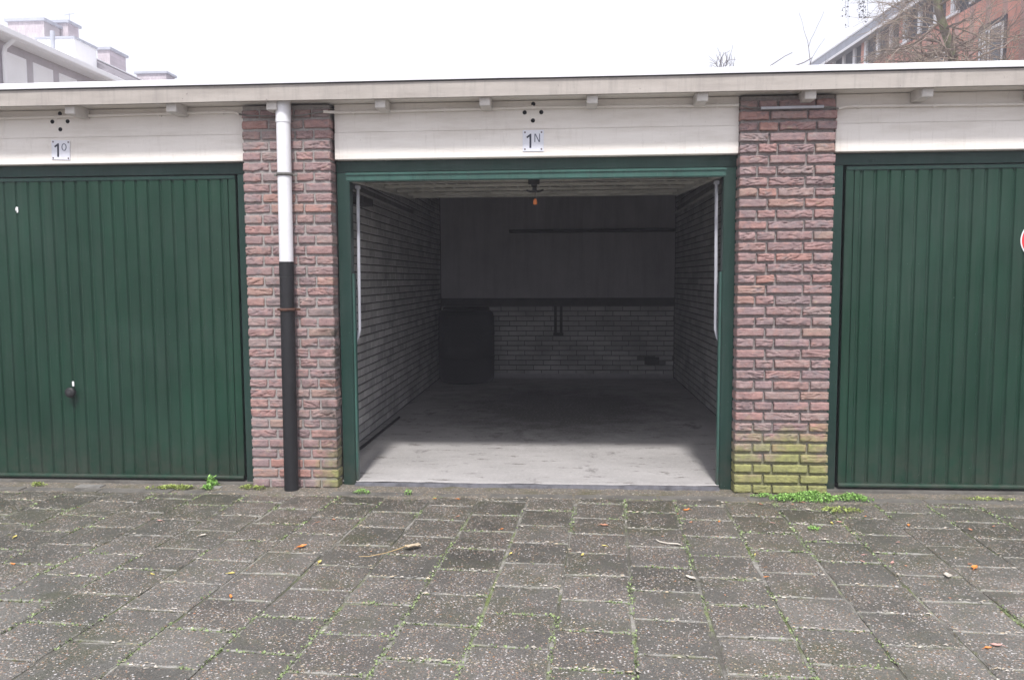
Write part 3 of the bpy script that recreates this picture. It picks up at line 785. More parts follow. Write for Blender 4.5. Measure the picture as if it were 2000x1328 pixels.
# conduit along the lintels
cd = tag(empty('conduit', (0, .03, 2.265)), 'thin electric conduit running under the eaves across all three bays', 'conduit')
mb = MB()
yc = .036; rc = .009
mb.tube([(-4.1, yc, 2.268), (-3.2, yc, 2.270), (-1.86, yc, 2.281), (-1.80, yc, 2.277), (-1.765, .02, 2.262)], rc, 8)
mb.build('cream_tube', MT['cream'], cd); mb = MB()
mb.tube([(-1.235, -.025, 2.258), (-1.15, .036, 2.264), (-.8, yc, 2.266), (0, yc, 2.271), (1.18, yc, 2.262), (1.20, .02, 2.258)], rc, 8)
mb.build('cream_tube', MT['cream'], cd); mb = MB()
mb.tube([(1.755, .01, 2.226), (1.80, .036, 2.240), (1.86, yc, 2.243), (2.8, yc, 2.236), (4.1, yc, 2.236)], rc, 8)
mb.build('cream_tube', MT['cream'], cd)
mb = MB(); mb.tube([(-1.765, .018, 2.262), (-1.70, -.018, 2.245), (-1.5, -.02, 2.236), (-1.36, -.022, 2.240), (-1.235, -.025, 2.2575)], .004, 8); mb.build('cable', MT['innerdark'], cd); mb = MB()
mb.tube([(1.20, .018, 2.2575), (1.235, -.016, 2.238), (1.32, -.017, 2.230)], .004, 8); mb.build('cable', MT['innerdark'], cd); mb = MB(); mb.tube([(1.66, -.017, 2.231), (1.72, -.014, 2.228), (1.755, .009, 2.2255)], .004, 8)
mb.build('cable', MT['innerdark'], cd)
mb = MB(); mb.tube([(1.315, -.018, 2.230), (1.5, -.018, 2.2315), (1.665, -.018, 2.232)], .0085, 10); mb.build('grey_tube', MT['galv'], cd)
for x, z in ((-2.28, 2.2775), (-1.88, 2.2805), (-1.07, 2.2645), (-.52, 2.268), (.003, 2.271), (.56, 2.2675), (1.08, 2.263), (1.88, 2.2425), (2.30, 2.239), (-2.93, 2.272)):
    mb = MB(); mb.box(x-.007, x+.007, .030, .0515, z-.012, z+.013, None, .003); mb.build('clip', MT['cream'], cd)

# number plates
def plate(cx, cz, tilt, digit_sup, label, size=.125):
    Mp = Matrix.Translation((cx, .0445, cz)) @ Matrix.Rotation(tilt, 4, 'Y')
    e = tag(empty('number_plate', (cx, .0445, cz)), label, 'number plate', 'enamel number plates on the lintels')
    h = size/2
    mb = MB(); mb.box(-h, h, -.004, -.0006, -h, h, Mp, .0012); mb.build('plate', MT['enamel'], e)
    def glyph(polys, mt, name, closed=True):
        mb = MB()
        for pl in polys:
            n_ = len(pl); vs = [Mp @ Vector((x, yy, z)) for yy in (-.0052, -.0039) for x, z in pl]
            mb.add(vs, [list(range(n_)), list(range(2*n_-1, n_-1, -1))]+[(i, (i+1) % n_, n_+(i+1) % n_, n_+i) for i in range(n_)])
        mb.build(name, mt, e)
    def bar(x0, z0, x1, z1, t):
        d = Vector((x1-x0, z1-z0)).normalized(); p = Vector((-d.y, d.x))*t/2
        return [(x0+p.x, z0+p.y), (x0-p.x, z0-p.y), (x1-p.x, z1-p.y), (x1+p.x, z1+p.y)]
    glyph([[(-.022, -.042), (-.011, -.042), (-.011, .040), (-.019, .040), (-.022, .036)], [(-.0222, .0235), (-.0222, .0365), (-.024, .035), (-.041, .022), (-.036, .0145)]], MT['ink'], 'digit')
    if digit_sup == 'N':
        glyph([bar(.010, -.008, .010, .040, .005), bar(.038, -.008, .038, .040, .005), bar(.0128, .039, .0352, -.007, .0055)], MT['inkpale'], 'letter')
    else:
        ps = []
        for i in range(20):
            a, b = 2*math.pi*i/20, 2*math.pi*(i+1)/20
            ps.append([(.022+.0155*math.cos(a), .018+.0225*math.sin(a)), (.022+.0155*math.cos(b), .018+.0225*math.sin(b)), (.022+.0112*math.cos(b), .018+.0182*math.sin(b)), (.022+.0112*math.cos(a), .018+.0182*math.sin(a))])
        glyph(ps, MT['inkpale'], 'letter')
    for sx in (-1, 1):
        for sz in (-1, 1):
            mb = MB(); c = Mp @ Vector((sx*.049, -.0040, sz*.049)); mb.lathe([(.0055, 0), (.0045, .0018), (.001, .0022)], c, 10, 'Y'); mb.build('screw', MT['screw'], e)
plate(.0075, 2.079, R(.3), 'N', 'small white plate reading 1N over the open bay')
plate(-2.913, 2.071, R(2.2), 'O', 'small white plate reading 1O over the left door', .119)

# round sticker at the right edge
sg = tag(empty('round_sign', (2.962, .1, 1.475)), 'round red sticker with white rim on the right door', 'sticker')
mb = MB(); mb.lathe([(.116, .0), (.116, .002), (.115, .0025)], (2.957, .1035, 1.475), 48, 'Y'); mb.build('white_rim', MT['whites'], sg)
mb = MB(); mb.lathe([(.109, .0026), (.109, .0034)], (2.957, .1035, 1.475), 48, 'Y'); mb.build('red_disc', MT['red'], sg)

# black barrel in the far corner
mb = MB(); mb.lathe([(.27, 0), (.315, .012), (.335, .05), (.342, .12), (.345, .30), (.35, .305), (.35, .33), (.345, .335), (.345, .58), (.35, .585), (.35, .61), (.345, .615), (.342, .80), (.33, .85), (.30, .88), (.26, .882)], (-1.012, 4.86, .002), 48)
br = mb.build('barrel', MT['barrel'], None, (-1.012, 4.86, .002))
mb = MB(); mb.lathe([(.275, .884), (.285, .889), (.285, .910), (.275, .918), (.08, .922)], (-1.012, 4.86, .002), 48); mb.build('lid', MT['barrel'], br)
tag(br, 'big black barrel standing in the back left corner of the open garage', 'barrel')
# rod on the floor
mb = MB(); mb.tube([(-1.335, .70, .012), (-1.322, 1.2, .012), (-1.312, 2.3, .012)], .011, 8)
tag(mb.build('rod', MT['matte'], None, (-1.32, 1.5, .0)), 'thin black rod lying on the floor along the left garage wall', 'rod')

# ------------------------------------------------------------------ weeds, moss, leaves
def weed_patch(blobs, mt, seed, name, label, stems=3, cat='weed', lsize=.011):
    rn = random.Random(seed); mb = MB()
    for (bx, by, ra, rb, hgt, cnt) in blobs:
        for _ in range(int(cnt*1.7)):
            t = rn.uniform(0, 2*math.pi); q = 1.25*rn.random()**.62
            x = bx+ra*q*math.cos(t)+rn.gauss(0, .006); y = by+rb*q*math.sin(t)+rn.gauss(0, .006)
            if nz(x*26, y*26, seed) < -.22: continue
            z = gz(x, y)+.004+max(0, hgt*max(0, 1-q*q/1.5)*rn.uniform(.25, 1.)+.004)
            L = lsize*rn.uniform(.6, 1.35); wd = L*rn.uniform(.45, .75)
            az = rn.uniform(0, 2*math.pi); tl = rn.uniform(-.2, .95)
            Ml = Matrix.Translation((x, y, z)) @ Matrix.Rotation(az, 4, 'Z') @ Matrix.Rotation(-tl, 4, 'Y') @ Matrix.Rotation(rn.uniform(-.5, .5), 4, 'X')
            mb.add([Ml @ Vector(p) for p in ((0, 0, 0), (L*.35, wd*.5, .001), (L*.8, wd*.38, .0005), (L, 0, -.001), (L*.8, -wd*.38, .0005), (L*.35, -wd*.5, .001), (L*.5, 0, -.0018))],
                   [(0, 6, 1), (1, 6, 2), (2, 6, 3), (3, 6, 4), (4, 6, 5), (5, 6, 0)], True)
            if rn.random() < .18: mb.tube([(x+rn.gauss(0, .006), y+rn.gauss(0, .006), gz(x, y)), (x, y, z)], .0007, 4, False)
    b0 = blobs[0]
    return tag(mb.build(name, mt, None, (b0[0], b0[1], gz(b0[0], b0[1]))), label, cat, 'weeds growing at the foot of the garages')
weed_patch([(1.48, -.14, .085, .045, .030, 420), (1.36, -.08, .06, .025, .014, 130)], MT['weed'], 31, 'weed_patch', 'low bright green weed patch at the left half of the algae-stained pillar foot')
weed_patch([(1.645, -.125, .095, .055, .045, 640), (1.60, -.07, .06, .03, .03, 160)], MT['weed'], 32, 'weed_patch', 'thickest bright green weed patch at the right corner of the algae-stained pillar')
weed_patch([(1.845, -.115, .085, .045, .030, 380), (1.93, -.13, .03, .03, .01, 60)], MT['weed'], 33, 'weed_patch', 'bright green weed patch in front of the right door jamb')
weed_patch([(1.71, -.36, .085, .038, .010, 190)], MT['weedy'], 34, 'weed_patch', 'thin yellow-green weed patch on the tiles before the algae-stained pillar')
weed_patch([(-2.20, -.07, .10, .03, .016, 330), (-2.32, -.09, .06, .018, .010, 120)], MT['weedy'], 35, 'weed_patch', 'flat yellow-green weed patch along the foot of the left door')
weed_patch([(-2.015, .01, .030, .025, .060, 110), (-2.005, -.075, .03, .025, .02, 70)], MT['weed'], 36, 'weed_plant', 'small upright green weed against the foot of the left door', lsize=.017)
weed_patch([(-1.755, -.035, .045, .03, .014, 110), (-1.68, -.05, .04, .02, .01, 50)], MT['weedy'], 37, 'weed_patch', 'yellowish weed patch at the left corner of the drainpipe pillar')
weed_patch([(-3.12, -.035, .05, .02, .012, 90)], MT['weedy'], 38, 'weed_patch', 'tiny green weed patch at the far left foot of the left door')
weed_patch([(-1.02, -.125, .04, .018, .022, 60)], MT['weed'], 39, 'weed_patch', 'tiny green weed beside the left jamb of the open bay')
weed_patch([(-.74, -.135, .014, .012, .03, 26)], MT['weed'], 40, 'weed_plant', 'tiny single weed sprig in front of the open bay threshold')
weed_patch([(2.62, -.085, .12, .02, .008, 110)], MT['weedy'], 41, 'weed_patch', 'thin yellow-green weed line along the foot of the right door')
weed_patch([(1.448, -.70, .022, .016, .008, 40)], MT['weed'], 42, 'weed_patch', 'tiny green weed tuft between the tiles below the algae-stained pillar')

# moss tufts in the joints: nobody could count it
rn = random.Random(77); mb = MB()
for corners, k, i in TJ:
    for q in range(4):
        pa, pb = Vector(corners[q][0]), Vector(corners[(q+1) % 4][0])
        steps = 14
        for s_ in range(steps):
            t = (s_+rn.random())/steps; p = pa.lerp(pb, t)
            d = nz(p.x*1.7, p.y*1.7, 40)+.6*nz(p.x*6, p.y*6, 41)
            if d < .06 or rn.random() > .66: continue
            for _ in range(4):
                x, y = p.x+rn.gauss(0, .006), p.y+rn.gauss(0, .006)
                z = gz(x, y)-.003+tz_noise(x, y)*.6; L = rn.uniform(.004, .012); wd = L*.45
                Ml = Matrix.Translation((x, y, z)) @ Matrix.Rotation(rn.uniform(0, 6.28), 4, 'Z') @ Matrix.Rotation(-rn.uniform(.1, 1.1), 4, 'Y')
                mb.add([Ml @ Vector(v) for v in ((0, 0, 0), (L*.6, wd, 0), (L, 0, 0), (L*.6, -wd, 0))], [(0, 1, 2, 3)])
tag(mb.build('joint_moss', MT['moss']), 'green moss growing in the joints of the paving', 'moss', kind='stuff')

# pale litter: bits of straw, seed husks and leaf crumbs lying along the joints, beyond counting
rn = random.Random(91); mb = MB()
def flake(x, y, L, az, cur):
    z = gz(x, y)+tz_noise(x, y)*.6+rn.uniform(.002, .005); wd = L*rn.uniform(.12, .35); mb.cur = cur
    Ml = Matrix.Translation((x, y, z)) @ Matrix.Rotation(az, 4, 'Z') @ Matrix.Rotation(rn.uniform(-.25, .25), 4, 'X')
    k = rn.uniform(-.25, .25)*L
    mb.add([Ml @ Vector(v) for v in ((-L/2, 0, 0), (-L/5, wd/2+k, .002), (L/4, wd/2+k, .003), (L/2, 0, .0), (L/4, -wd/2+k, .001), (-L/5, -wd/2+k, .001))], [(0, 1, 2, 3, 4, 5)])
for corners, k, i in TJ:
    for q in range(4):
        pa, pb = Vector(corners[q][0]), Vector(corners[(q+1) % 4][0])
        trans = abs(pa.x-pb.x) > abs(pa.y-pb.y)
        for _ in range(7 if trans else 3):
            t = rn.random(); p = pa.lerp(pb, t)
            if nz(p.x*2.3, p.y*2.3, 60)+.5*nz(p.x*8, p.y*8, 61) < (-.08 if trans else .15): continue
            flake(p.x+rn.gauss(0, .010), p.y+rn.gauss(0, .006), rn.uniform(.006, .022), rn.gauss(0, .5) if trans else rn.uniform(0, 6.28), rn.choice((0, 0, 0, 1, 2)))
for _ in range(900):
    x, y = rn.uniform(-3.4, 3.4), rn.uniform(-2.7, -.05)
    if nz(x*1.1, y*1.1, 70) < -.15: continue
    flake(x, y, rn.uniform(.004, .016), rn.uniform(0, 6.28), rn.choice((0, 0, 1, 2, 3)))
tag(mb.build('leaf_litter', [MT['lfw'], MT['lft'], MT['pale'], MT['lfb']]), 'pale crumbs of dry litter scattered over the paving', 'litter', kind='stuff')

def leaf(x, y, size, mt, label, group, seed):
    rn = random.Random(seed); az = rn.uniform(0, 6.28); L = size; wd = size*rn.uniform(.32, .5); cu = rn.uniform(.12, .4)
    N = 6; top = []
    mb = MB(); z0 = gz(x, y)+.003
    Ml = Matrix.Translation((x, y, z0)) @ Matrix.Rotation(az, 4, 'Z')
    rows = []
    for i in range(N+1):
        t = i/N; ww = wd*math.sin(math.pi*min(1, t*.93+.05))**.8*(1+.25*rn.uniform(-1, 1))
        zc = cu*L*(t-.5)**2*1.6+.001; e = cu*ww*.9+.001*rn.random()
        r_ = []
        for s_, zz in ((-1, e), (-.5, e*.3), (0, 0), (.5, e*.3), (1, e)):
            r_.append(len(mb.v)); mb.v.append(tuple(Ml @ Vector(((t-.5)*L, ww*s_*.5+.06*L*math.sin(t*3), zc+zz))))
        rows.append(r_)
    for a, b in zip(rows, rows[1:]):
        for j in range(4): mb.face((a[j], a[j+1], b[j+1], b[j]), True)
    mb.tube([Ml @ Vector((-.5*L, 0, cu*L*.4)), Ml @ Vector((-.75*L, .05*L, .002))], .0009, 5, False)
    tag(mb.build('fallen_leaf', MT[mt], None, (x, y, gz(x, y))), label, 'leaf', group)
ALL = 'fallen leaves lying on the wet paving'
big = [(-1.05, -1.12, .055, 'lfo', 'bright orange fallen leaf on the paving below the drainpipe pillar'),
       (.861, -.396, .048, 'lfo', 'orange leaf at the garage mouth near the right jamb'),
       (1.977, -1.225, .055, 'lfo', 'largest red-orange leaf on the right-hand paving'),
       (1.453, -.876, .038, 'lfw', 'pale triangular leaf on the paving below the algae-stained pillar'),
       (.397, -.703, .045, 'lfb', 'brown leaf in front of the right half of the open bay'),
       (.724, -1.429, .055, 'lfw', 'curled whitish leaf on the right-hand middle paving joint'),
       (1.811, -1.326, .055, 'lfw', 'long whitish leaf near the largest red-orange leaf'),
       (-.899, -1.321, .036, 'lfy', 'yellow leaf just nearer than the bright orange leaf on the left'),
       (-1.604, -.98, .04, 'lfw', 'white leaf on the paving below the left end of the left door'),
       (-2.529, -1.047, .035, 'lfy', 'yellow leaf at the far left edge of the paving'),
       (-2.264, -1.424, .034, 'lfo', 'orange leaf near the far left edge of the paving'),
       (-1.131, -1.732, .034, 'lfo', 'small orange leaf low on the left of the paving'),
       (1.658, -1.991, .038, 'lfp', 'pinkish leaf low on the right of the paving'),
       (1.62, -2.016, .028, 'lfo', 'orange leaf crumb beside the pinkish leaf low on the right'),
       (1.579, -.595, .034, 'lfy', 'yellow leaf on the paving before the left edge of the right door'),
       (1.536, -.35, .045, 'lfw', 'pale pinkish leaf just below the weeds of the algae-stained pillar')]
for i, (x, y, s_, m_, l_) in enumerate(big): leaf(x, y, s_, m_, l_, ALL, 100+i)
small = [(-1.104, -.721, 'lfb'), (-1.031, -.671, 'lfb'), (-.425, -.231, 'lfo'), (-.561, -.227, 'lfo'), (-.377, -.579, 'lfb'), (1.002, -.599, 'lfo'), (1.272, -.602, 'lfp'),
         (1.795, -.463, 'lfo'), (1.958, -.61, 'lfo'), (1.792, -.889, 'lfp'), (1.553, -1.084, 'lfp'), (1.52, -1.173, 'lfp'), (1.643, -1.18, 'lfp'),
         (1.974, -1.181, 'lfb'), (1.066, -1.104, 'lfy'), (-1.578, -1.499, 'lfy'), (-1.24, -1.474, 'lfy'), (-1.951, -.739, 'lfp'), (.274, -1.155, 'lfy'),
         (-.053, -1.159, 'lfy'), (.381, -1.019, 'lfy'), (.283, -.853, 'lfw'), (1.624, -.574, 'lfp'), (2.232, -.672, 'lfb'), (2.374, -.613, 'lfb'),
         (1.04, -1.387, 'lfo'), (-.125, -.791, 'lfo'), (-.024, -.743, 'lfw'), (.85, -.62, 'lfb'), (1.30, -.25, 'lfb'), (1.55, -.20, 'lfb'), (1.72, -.16, 'lfb')]
CN = {'lfb': 'brown', 'lfo': 'orange-brown', 'lfp': 'pinkish', 'lfy': 'yellow', 'lfw': 'pale'}
for i, (x, y, m_) in enumerate(small):
    where = 'left' if x < -.9 else ('middle' if x < .95 else 'right')
    leaf(x, y, random.uniform(.020, .034), m_, f'tiny {CN[m_]} leaf scrap scattered on the {where} part of the paving', f'tiny {CN[m_]} leaf scraps on the {where} paving', 300+i)
# dry leaf with a long stalk, and a pale twig
e = tag(empty('dry_leaf', (-.6, -1.13, 0)), 'dry straw-coloured leaf with a long curved stalk in front of the open bay', 'leaf')
mb = MB(); zz = gz(-.6, -1.15)+.006
mb.tube([(-.745, -1.235, zz), (-.70, -1.235, zz+.002), (-.63, -1.20, zz+.006), (-.575, -1.15, zz+.010), (-.545, -1.10, zz+.012)], [.0014, .0016, .0018, .002, .002], 6); mb.build('stalk', MT['twig'], e)
mb = MB(); rn = random.Random(5); N = 8; rows = []
for i in range(N+1):
    t = i/N; ww = .034*math.sin(math.pi*(t*.9+.07))*rn.uniform(.7, 1.2); r_ = []
    for s_ in (-1, -.5, 0, .5, 1):
        r_.append(len(mb.v)); mb.v.append((-.56+.075*t+.02*s_*ww/.05, -1.12+ww*s_*.9+.02*t, zz+.004+.008*s_*s_+.006*rn.random()))
    rows.append(r_)
for a, b in zip(rows, rows[1:]):
    for j in range(4): mb.face((a[j], a[j+1], b[j+1], b[j]), True)
mb.build('blade', MT['lft'], e)
mb = MB(); zz = gz(.69, -.97)+.007
mb.tube([(.635, -.93, zz+.003), (.650, -.955, zz), (.685, -.975, zz), (.73, -.985, zz+.002), (.75, -1.0, zz)], [.002, .004, .0045, .004, .0015], 6)
tag(mb.build('twig', MT['lfw'], None, (.69, -.97, gz(.69, -.97))), 'short pale twig on the tiles before the right half of the open bay', 'twig')

# ------------------------------------------------------------------ apartment block behind on the left
A = tag(empty('apartment_building', (-18, 25, -.1)), 'brown brick apartment block with white eaves and chimneys beyond the garages on the left', 'building')
XF = -18.; ZE = 9.30; Y0, Y1 = 4., 62.
mb = MB(); mb.box(XF-9, XF, Y0, Y1, -.14, 9.02); wall = mb.build('wall', MT['aptbrick'], A)
mb = MB(); mb.box(XF-.2, XF+.52, Y0-.4, Y1, 9.025, 9.055); mb.build('eaves_board', MT['offwhite'], A)
mb = MB(); mb.box(XF+.40, XF+.62, Y0-.4, Y1, 9.056, 9.28, None, .03); mb.build('gutter', MT['offwhite'], A)
mb = MB(); mb.box(XF-9.2, XF+.395, Y0-.3, 27.9, 9.056, 9.27); roof = mb.build('flat_roof', MT['offwhite'], A)
mb = MB(); mb.add([(XF+.39, 27.905, 9.25), (XF+.39, Y1, 9.25), (XF-2.1, Y1, 10.82), (XF-2.1, 27.905, 10.82), (XF-9.2, 27.905, 9.3), (XF-9.2, Y1, 9.3)], [(0, 1, 2, 3), (3, 2, 5, 4), (0, 3, 4), (1, 5, 2), (0, 4, 5, 1)])
tr_ = mb.build('tiled_roof', MT['rooftile'], A)
mb = MB(); mb.box(XF-2.15, XF-2.02, 27.91, Y1, 10.822, 10.87); mb.build('ridge', MT['offwhite'], tr_)
p_ = None
for i in range(12):
    if p_ is None: mb = MB(); mb.box(XF+.02, XF+.12, 28.3, 28.6, 9.53, 9.63); p_ = mb.build('snow_guard', MT['offwhite'], tr_)
    else: o = p_.copy(); COL.objects.link(o); o.location.y += .62*i
mb = MB(); mb.box(-21.1, -19.52, 26.4, 27.87, 9.271, 11.0); dm = mb.build('penthouse', MT['offwhite'], A)
mb = MB(); mb.box(-21.16, -19.47, 26.33, 27.9, 11.002, 11.08); mb.build('penthouse_roof', MT['zinc'], dm)
mb = MB(); mb.box(-26.8, -21.4, 28.2, 36.5, 9.3, 11.4); mb.build('stair_tower', MT['offwhite'], A)
def chim(x0, x1, y0, y1, zb, zt, pots):
    mb = MB(); mb.box(x0, x1, y0, y1, zb, zt-.12); c = mb.build('chimney', MT['aptbrick'], A)
    mb = MB(); mb.box(x0-.1, x1+.1, y0-.1, y1+.1, zt-.119, zt); mb.build('chimney_cap', MT['zinc'], c)
    for i in range(pots):
        x = x0+(x1-x0)*(i+.5)/pots; mb = MB(); mb.lathe([(.11, 0), (.11, .08), (.08, .14)], (x, (y0+y1)/2, zt+.001), 10); mb.build('chimney_pot', MT['zinc'], c)
chim(-24.9, -23.2, 30., 31.1, 9.3, 13.05, 3); chim(-23.75, -22.85, 31.2, 32., 9.3, 13.33, 1); chim(-22.57, -21.95, 33., 34.4, 9.3, 12.6, 1); chim(-24.5, -22.75, 40., 41., 9.0, 13.28, 4)
for x, z in ((-24.55, 13.55), (-22.95, 13.75)):
    mb = MB(); mb.tube([(x, 31.5, 12.9), (x, 31.5, z)], .016, 6); mb.tube([(x-.25, 31.5, z-.08), (x+.25, 31.5, z-.02)], .012, 6)
    mb.build('antenna', MT['zinc'], A)
mb = MB(); mb.tube([(-19.9, 25.6, 9.27), (-19.9, 25.6, 11.05)], .09, 10); mb.build('flue', MT['zinc'], A)
y = 11.85
wp = []
for i in range(20):
    wp.append((y, y+1.1)); y += 1.385
for (a, b) in wp:
    a, b = a+.05, b
    if abs((a+b)/2-24.6) < .3: continue
    for zt in (8.74, 5.9):
        mb = MB(); mb.box(XF-.01, XF+.02, a, b, zt-1.7, zt, None, .006)
        f_ = mb.build('window', MT['offwhite'], A)
        mb = MB(); mb.box(XF+.021, XF+.026, a+.09, b-.09, zt-1.6, zt-.09); mb.build('pane', MT['netcur'], f_)
for yy in (25.36, 20.08):
    mb = MB(); mb.tube([(XF+.5, yy, 9.06), (XF+.15, yy, 8.8), (XF+.1, yy, 8.6), (XF+.1, yy, 0)], .07, 10); mb.build('downpipe', MT['offwhite'], A)

# ------------------------------------------------------------------ red brick block behind on the right
PA, PB = Vector((11.3604, 31.7, 0)), Vector((12.0653, 23.3, 0)); du = (PB-PA).normalized(); nv = Vector((-du.y, du.x, 0))
if nv.x > 0: nv = -nv
B = tag(empty('apartment_building', (PB.x, PB.y, -.1)), 'orange-red brick apartment block with grey eaves behind the bare tree on the right', 'building')
MB_ = Matrix(((du.x, nv.x, 0, PB.x), (du.y, nv.y, 0, PB.y), (0, 0, 1, 0), (0, 0, 0, 1)))   # local x along facade towards viewer, y out of facade
def fb(name, mt, boxes, parent=None, ch=0.):
    mb = MB()
    for b in boxes: mb.box(*b, MB_, ch)
    return mb.build(name, mt, parent or B)
fb('wall', MT['rtbrick'], [(-60, 17, -9, 0, -.14, 9.30)])
fb('upper_wall', MT['darkwin'], [(-60, 17, -8.8, -.06, 9.301, 10.30)])
fb('roof', MT['zinc'], [(-60.5, 17.4, -9.3, .40, 10.301, 10.62)], None, .02)
fb('roof_edge', MT['offwhite'], [(-60.5, 17.4, .402, .43, 10.20, 10.30)]); fb('roof_edge', MT['offwhite'], [(-60.5, 17.4, .402, .43, 10.60, 10.66)])
def row(name, mt, b, step, n):
    p = fb(name, mt, [b])
    for i in range(1, n):
        o = p.copy(); COL.objects.link(o); o.location = p.location+du*step*i
row('sill_band', MT['offwhite'], (-33.9, -32.3, .002, .10, 9.30, 9.39), 2.9, 15)
row('window_post', MT['offwhite'], (-33.9, -33.72, -.059, .02, 9.391, 10.30), .97, 44)
row('brick_pier', MT['rtbrick'], (-33.21, -32.81, -.059, .0, 9.302, 10.30), 2.91, 15)
for i in range(-14, 7):
    a = 3.55+i*2.75
    if a > 15: continue
    for zt in (8.50, 5.6):
        f_ = fb('window', MT['darkwin'], [(a, a+1.25, .001, .05, zt-1.5, zt+.02)])
        fb('window_frame', MT['offwhite'], [(a+.06, a+.14, .051, .07, zt-1.46, zt-.14), (a+1.1, a+1.18, .051, .07, zt-1.46, zt-.14), (a+.141, a+1.099, .051, .07, zt-1.46, zt-1.38), (a+.141, a+1.099, .051, .07, zt-.22, zt-.14), (a+.5, a+.56, .051, .07, zt-1.379, zt-.221)], f_)
        fb('pane', MT['glass'], [(a+.142, a+.499, .0505, .055, zt-1.378, zt-.222), (a+.561, a+1.098, .0505, .055, zt-1.378, zt-.222)], f_)
        fb('blind', MT['netcur'], [(a+.20, a+.40, .0555, .060, zt-1.3, zt-.3)], f_)

# ------------------------------------------------------------------ bare trees behind
def grow(mb, p, d, r, L, depth, rn, droop, spread, wig, minr):
    pts = [Vector(p)]; rads = [r]; n_ = 5; d = Vector(d).normalized()
    for i in range(n_):
        d = (d+Vector((rn.gauss(0, wig), rn.gauss(0, wig), rn.gauss(0, wig)-droop))).normalized()
        pts.append(pts[-1]+d*L/n_); rads.append(r*(1-.42*(i+1)/n_))
    mb.tube(pts, rads, 7 if depth > 2 else 4, False)
    if depth == 0: return
    nb = rn.choice((3, 4)) if depth > 1 else rn.choice((3, 4, 5))
    for b in range(nb):
        t = rn.uniform(.35, 1.) if b else 1.
        i = min(n_-1, int(t*n_)); q = pts[i].lerp(pts[i+1], t*n_-i) if t < 1 else pts[-1]
        ax = Vector((rn.gauss(0, 1), rn.gauss(0, 1), rn.gauss(0, .6))).normalized()
        nd = (d+ax*spread).normalized()
        grow(mb, q, nd, max(minr, r*(.62 if b == 0 else .45)), L*rn.uniform(.58, .82), depth-1, rn, droop, spread, wig, minr)
def tree(loc, name, label, trunk_pts, trunk_r, limbs, seed, mt, mtw, depth=3, droop=.0, minr=.006, extra=None):
    rn = random.Random(seed); e = tag(empty(name, loc), label, 'tree')
    mb = MB(); mb.tube(trunk_pts, trunk_r, 12); mb.build('trunk', MT[mt], e)
    mb = MB()
    for (p, d, r, L, dp_) in limbs: grow(mb, p, d, r, L, dp_, rn, droop, .75, .16, minr)
    mb.build('crown', MT[mtw], e)
    return e
# mossy tree in front of the red block
tp = [(11.0, 17.5, -.1), (10.9, 17.45, 3.5), (10.75, 17.4, 6.2), (10.45, 17.4, 7.3), (10.1, 17.4, 8.3), (9.9, 17.4, 9.6), (9.85, 17.4, 11)]
rn = random.Random(4)
limbs = []
for i in range(82):
    t = rn.uniform(0, 1); z = 5.6+t*4.2
    i0 = max(j for j in range(len(tp)) if tp[j][2] <= z); a, b = Vector(tp[i0]), Vector(tp[i0+1]); p = a.lerp(b, (z-a.z)/(b.z-a.z))
    az = rn.uniform(0, 2*math.pi); el = rn.uniform(-.4, .6)
    limbs.append((p, (math.cos(az)*math.cos(el)*1.1, math.sin(az)*math.cos(el), math.sin(el)), rn.uniform(.018, .035), rn.uniform(.75, 1.25), 3))
for k in range(11): limbs.append(((10.5-.02*k, 17.4+rn.uniform(-.4, .4), 6.6+.1*k), (-1, rn.uniform(-.4, .4), rn.uniform(-.35, .05)), .035, rn.uniform(.8, 1.15), 3))
limbs += [((10.45, 17.4, 7.35), (-1, -.1, -.22), .05, 1.15, 3), ((10.5, 17.4, 7.2), (-1, .1, -.15), .045, 1.1, 3), ((10.6, 17.4, 6.7), (-1, 0, .02), .04, 1.1, 3), ((10.2, 17.4, 8.0), (-1, .2, -.42), .04, 1.0, 3)]
mossy = tree((11.0, 17.5, -.1), 'bare_tree', 'bare tree with greenish trunk in front of the red brick block', tp, [.2, .17, .13, .11, .1, .08, .03], limbs, 14, 'bark', 'twigs', droop=.03, minr=.0045)
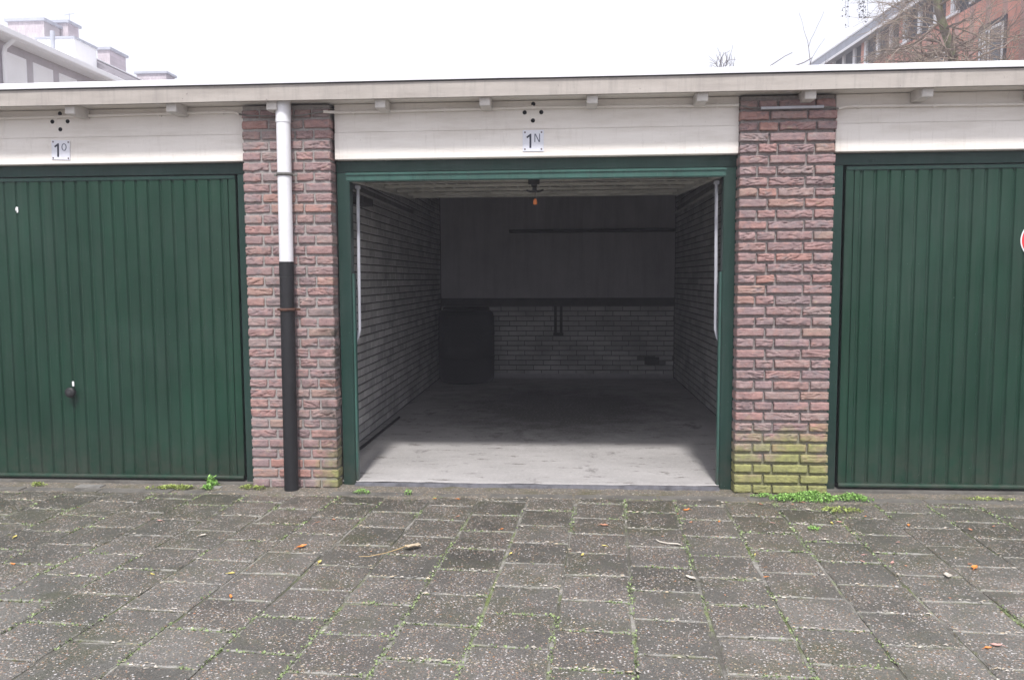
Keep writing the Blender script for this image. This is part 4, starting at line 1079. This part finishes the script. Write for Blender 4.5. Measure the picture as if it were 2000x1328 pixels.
# twiggy crown top peeping over the roof
tree((4.05, 16, -.1), 'bare_tree', 'small bare treetop peeping over the roof left of the red brick block', [(4.05, 16, -.1), (4.0, 16, 3), (4.05, 16, 5.3)], [.14, .1, .06],
     [((4.05, 16, 5.2), (0, 0, 1), .035, .85, 3), ((4.05, 16, 5.3), (.6, .1, 1), .03, .8, 3), ((4.02, 16, 5.3), (-.6, -.1, 1), .03, .8, 3), ((4.05, 16, 5.4), (.05, 0, 1), .03, 1.65, 1)], 51, 'bark', 'darktwig', 3, 0, .007)
tree((6.55, 16.2, -.1), 'sapling', 'thin bare sapling tip rising at the left end of the red brick block', [(6.5, 16.2, -.1), (6.55, 16.2, 4), (6.52, 16.2, 6.2)], [.09, .06, .03],
     [((6.52, 16.2, 6.1), (-.06, 0, 1), .013, 1.2, 1), ((6.55, 16.2, 6.15), (.35, 0, 1), .010, .5, 1), ((6.5, 16.2, 6.1), (-.35, 0, 1), .010, .3, 1)], 52, 'bark', 'darktwig', 2, 0, .006)
# its top branch bends over to the left; a few dark leaf clumps hang from it
mb = MB(); mb.tube([(9.85, 17.4, 10.9), (9.2, 17.2, 11.0), (8.4, 16.9, 10.5), (7.7, 16.6, 9.6)], [.03, .025, .018, .01], 8); mb.build('branch', MT['twigs'], mossy)
mb = MB(); rn = random.Random(8)
for (x, y, z0, z1, c_) in ((7.70, 16.2, 9.6, 7.78, 34), (7.26, 16.2, 9.5, 7.86, 10), (7.36, 16.3, 9.6, 7.6, 5), (7.88, 16.4, 9.7, 7.75, 8), (7.52, 16.0, 9.6, 8.0, 8)):
    mb.tube([(7.7, 16.6, 9.6), ((x+7.7)/2, y+.1, (9.6+z0)/2-.1), (x, y, (z0+z1)/2), (x+.03, y, z1)], [.01, .007, .005, .003], 4, False)
    for _ in range(c_*3):
        z = z1+abs(rn.gauss(0, .28)); L = rn.uniform(.02, .055)
        Ml = Matrix.Translation((x+rn.gauss(0, .05), y+rn.gauss(0, .05), z)) @ Matrix.Rotation(rn.uniform(0, 6.3), 4, 'Z') @ Matrix.Rotation(rn.uniform(.3, 1.6), 4, 'Y')
        mb.add([Ml @ Vector(v) for v in ((0, 0, 0), (L*.5, L*.4, 0), (L, 0, 0), (L*.5, -L*.4, 0))], [(0, 1, 2, 3)])
mb.build('hanging_leaves', MT['ivy'], mossy)

# ------------------------------------------------------------------ rain-wet air, also standing in for lens veil
hz = bpy.data.materials.new('wet_air_veil'); hz.use_nodes = True; hz.node_tree.nodes.clear()
ho = hz.node_tree.nodes.new('ShaderNodeOutputMaterial'); hv = hz.node_tree.nodes.new('ShaderNodeVolumePrincipled')
hv.inputs['Color'].default_value = (.90, .90, 1.0, 1); hv.inputs['Density'].default_value = 0.0048
hz.node_tree.links.new(hv.outputs[0], ho.inputs['Volume'])
mb = MB(); mb.box(-190, 190, -130, 250, -1.2, 16.); tag(mb.build('haze_and_lens_veil', hz), kind='stuff')
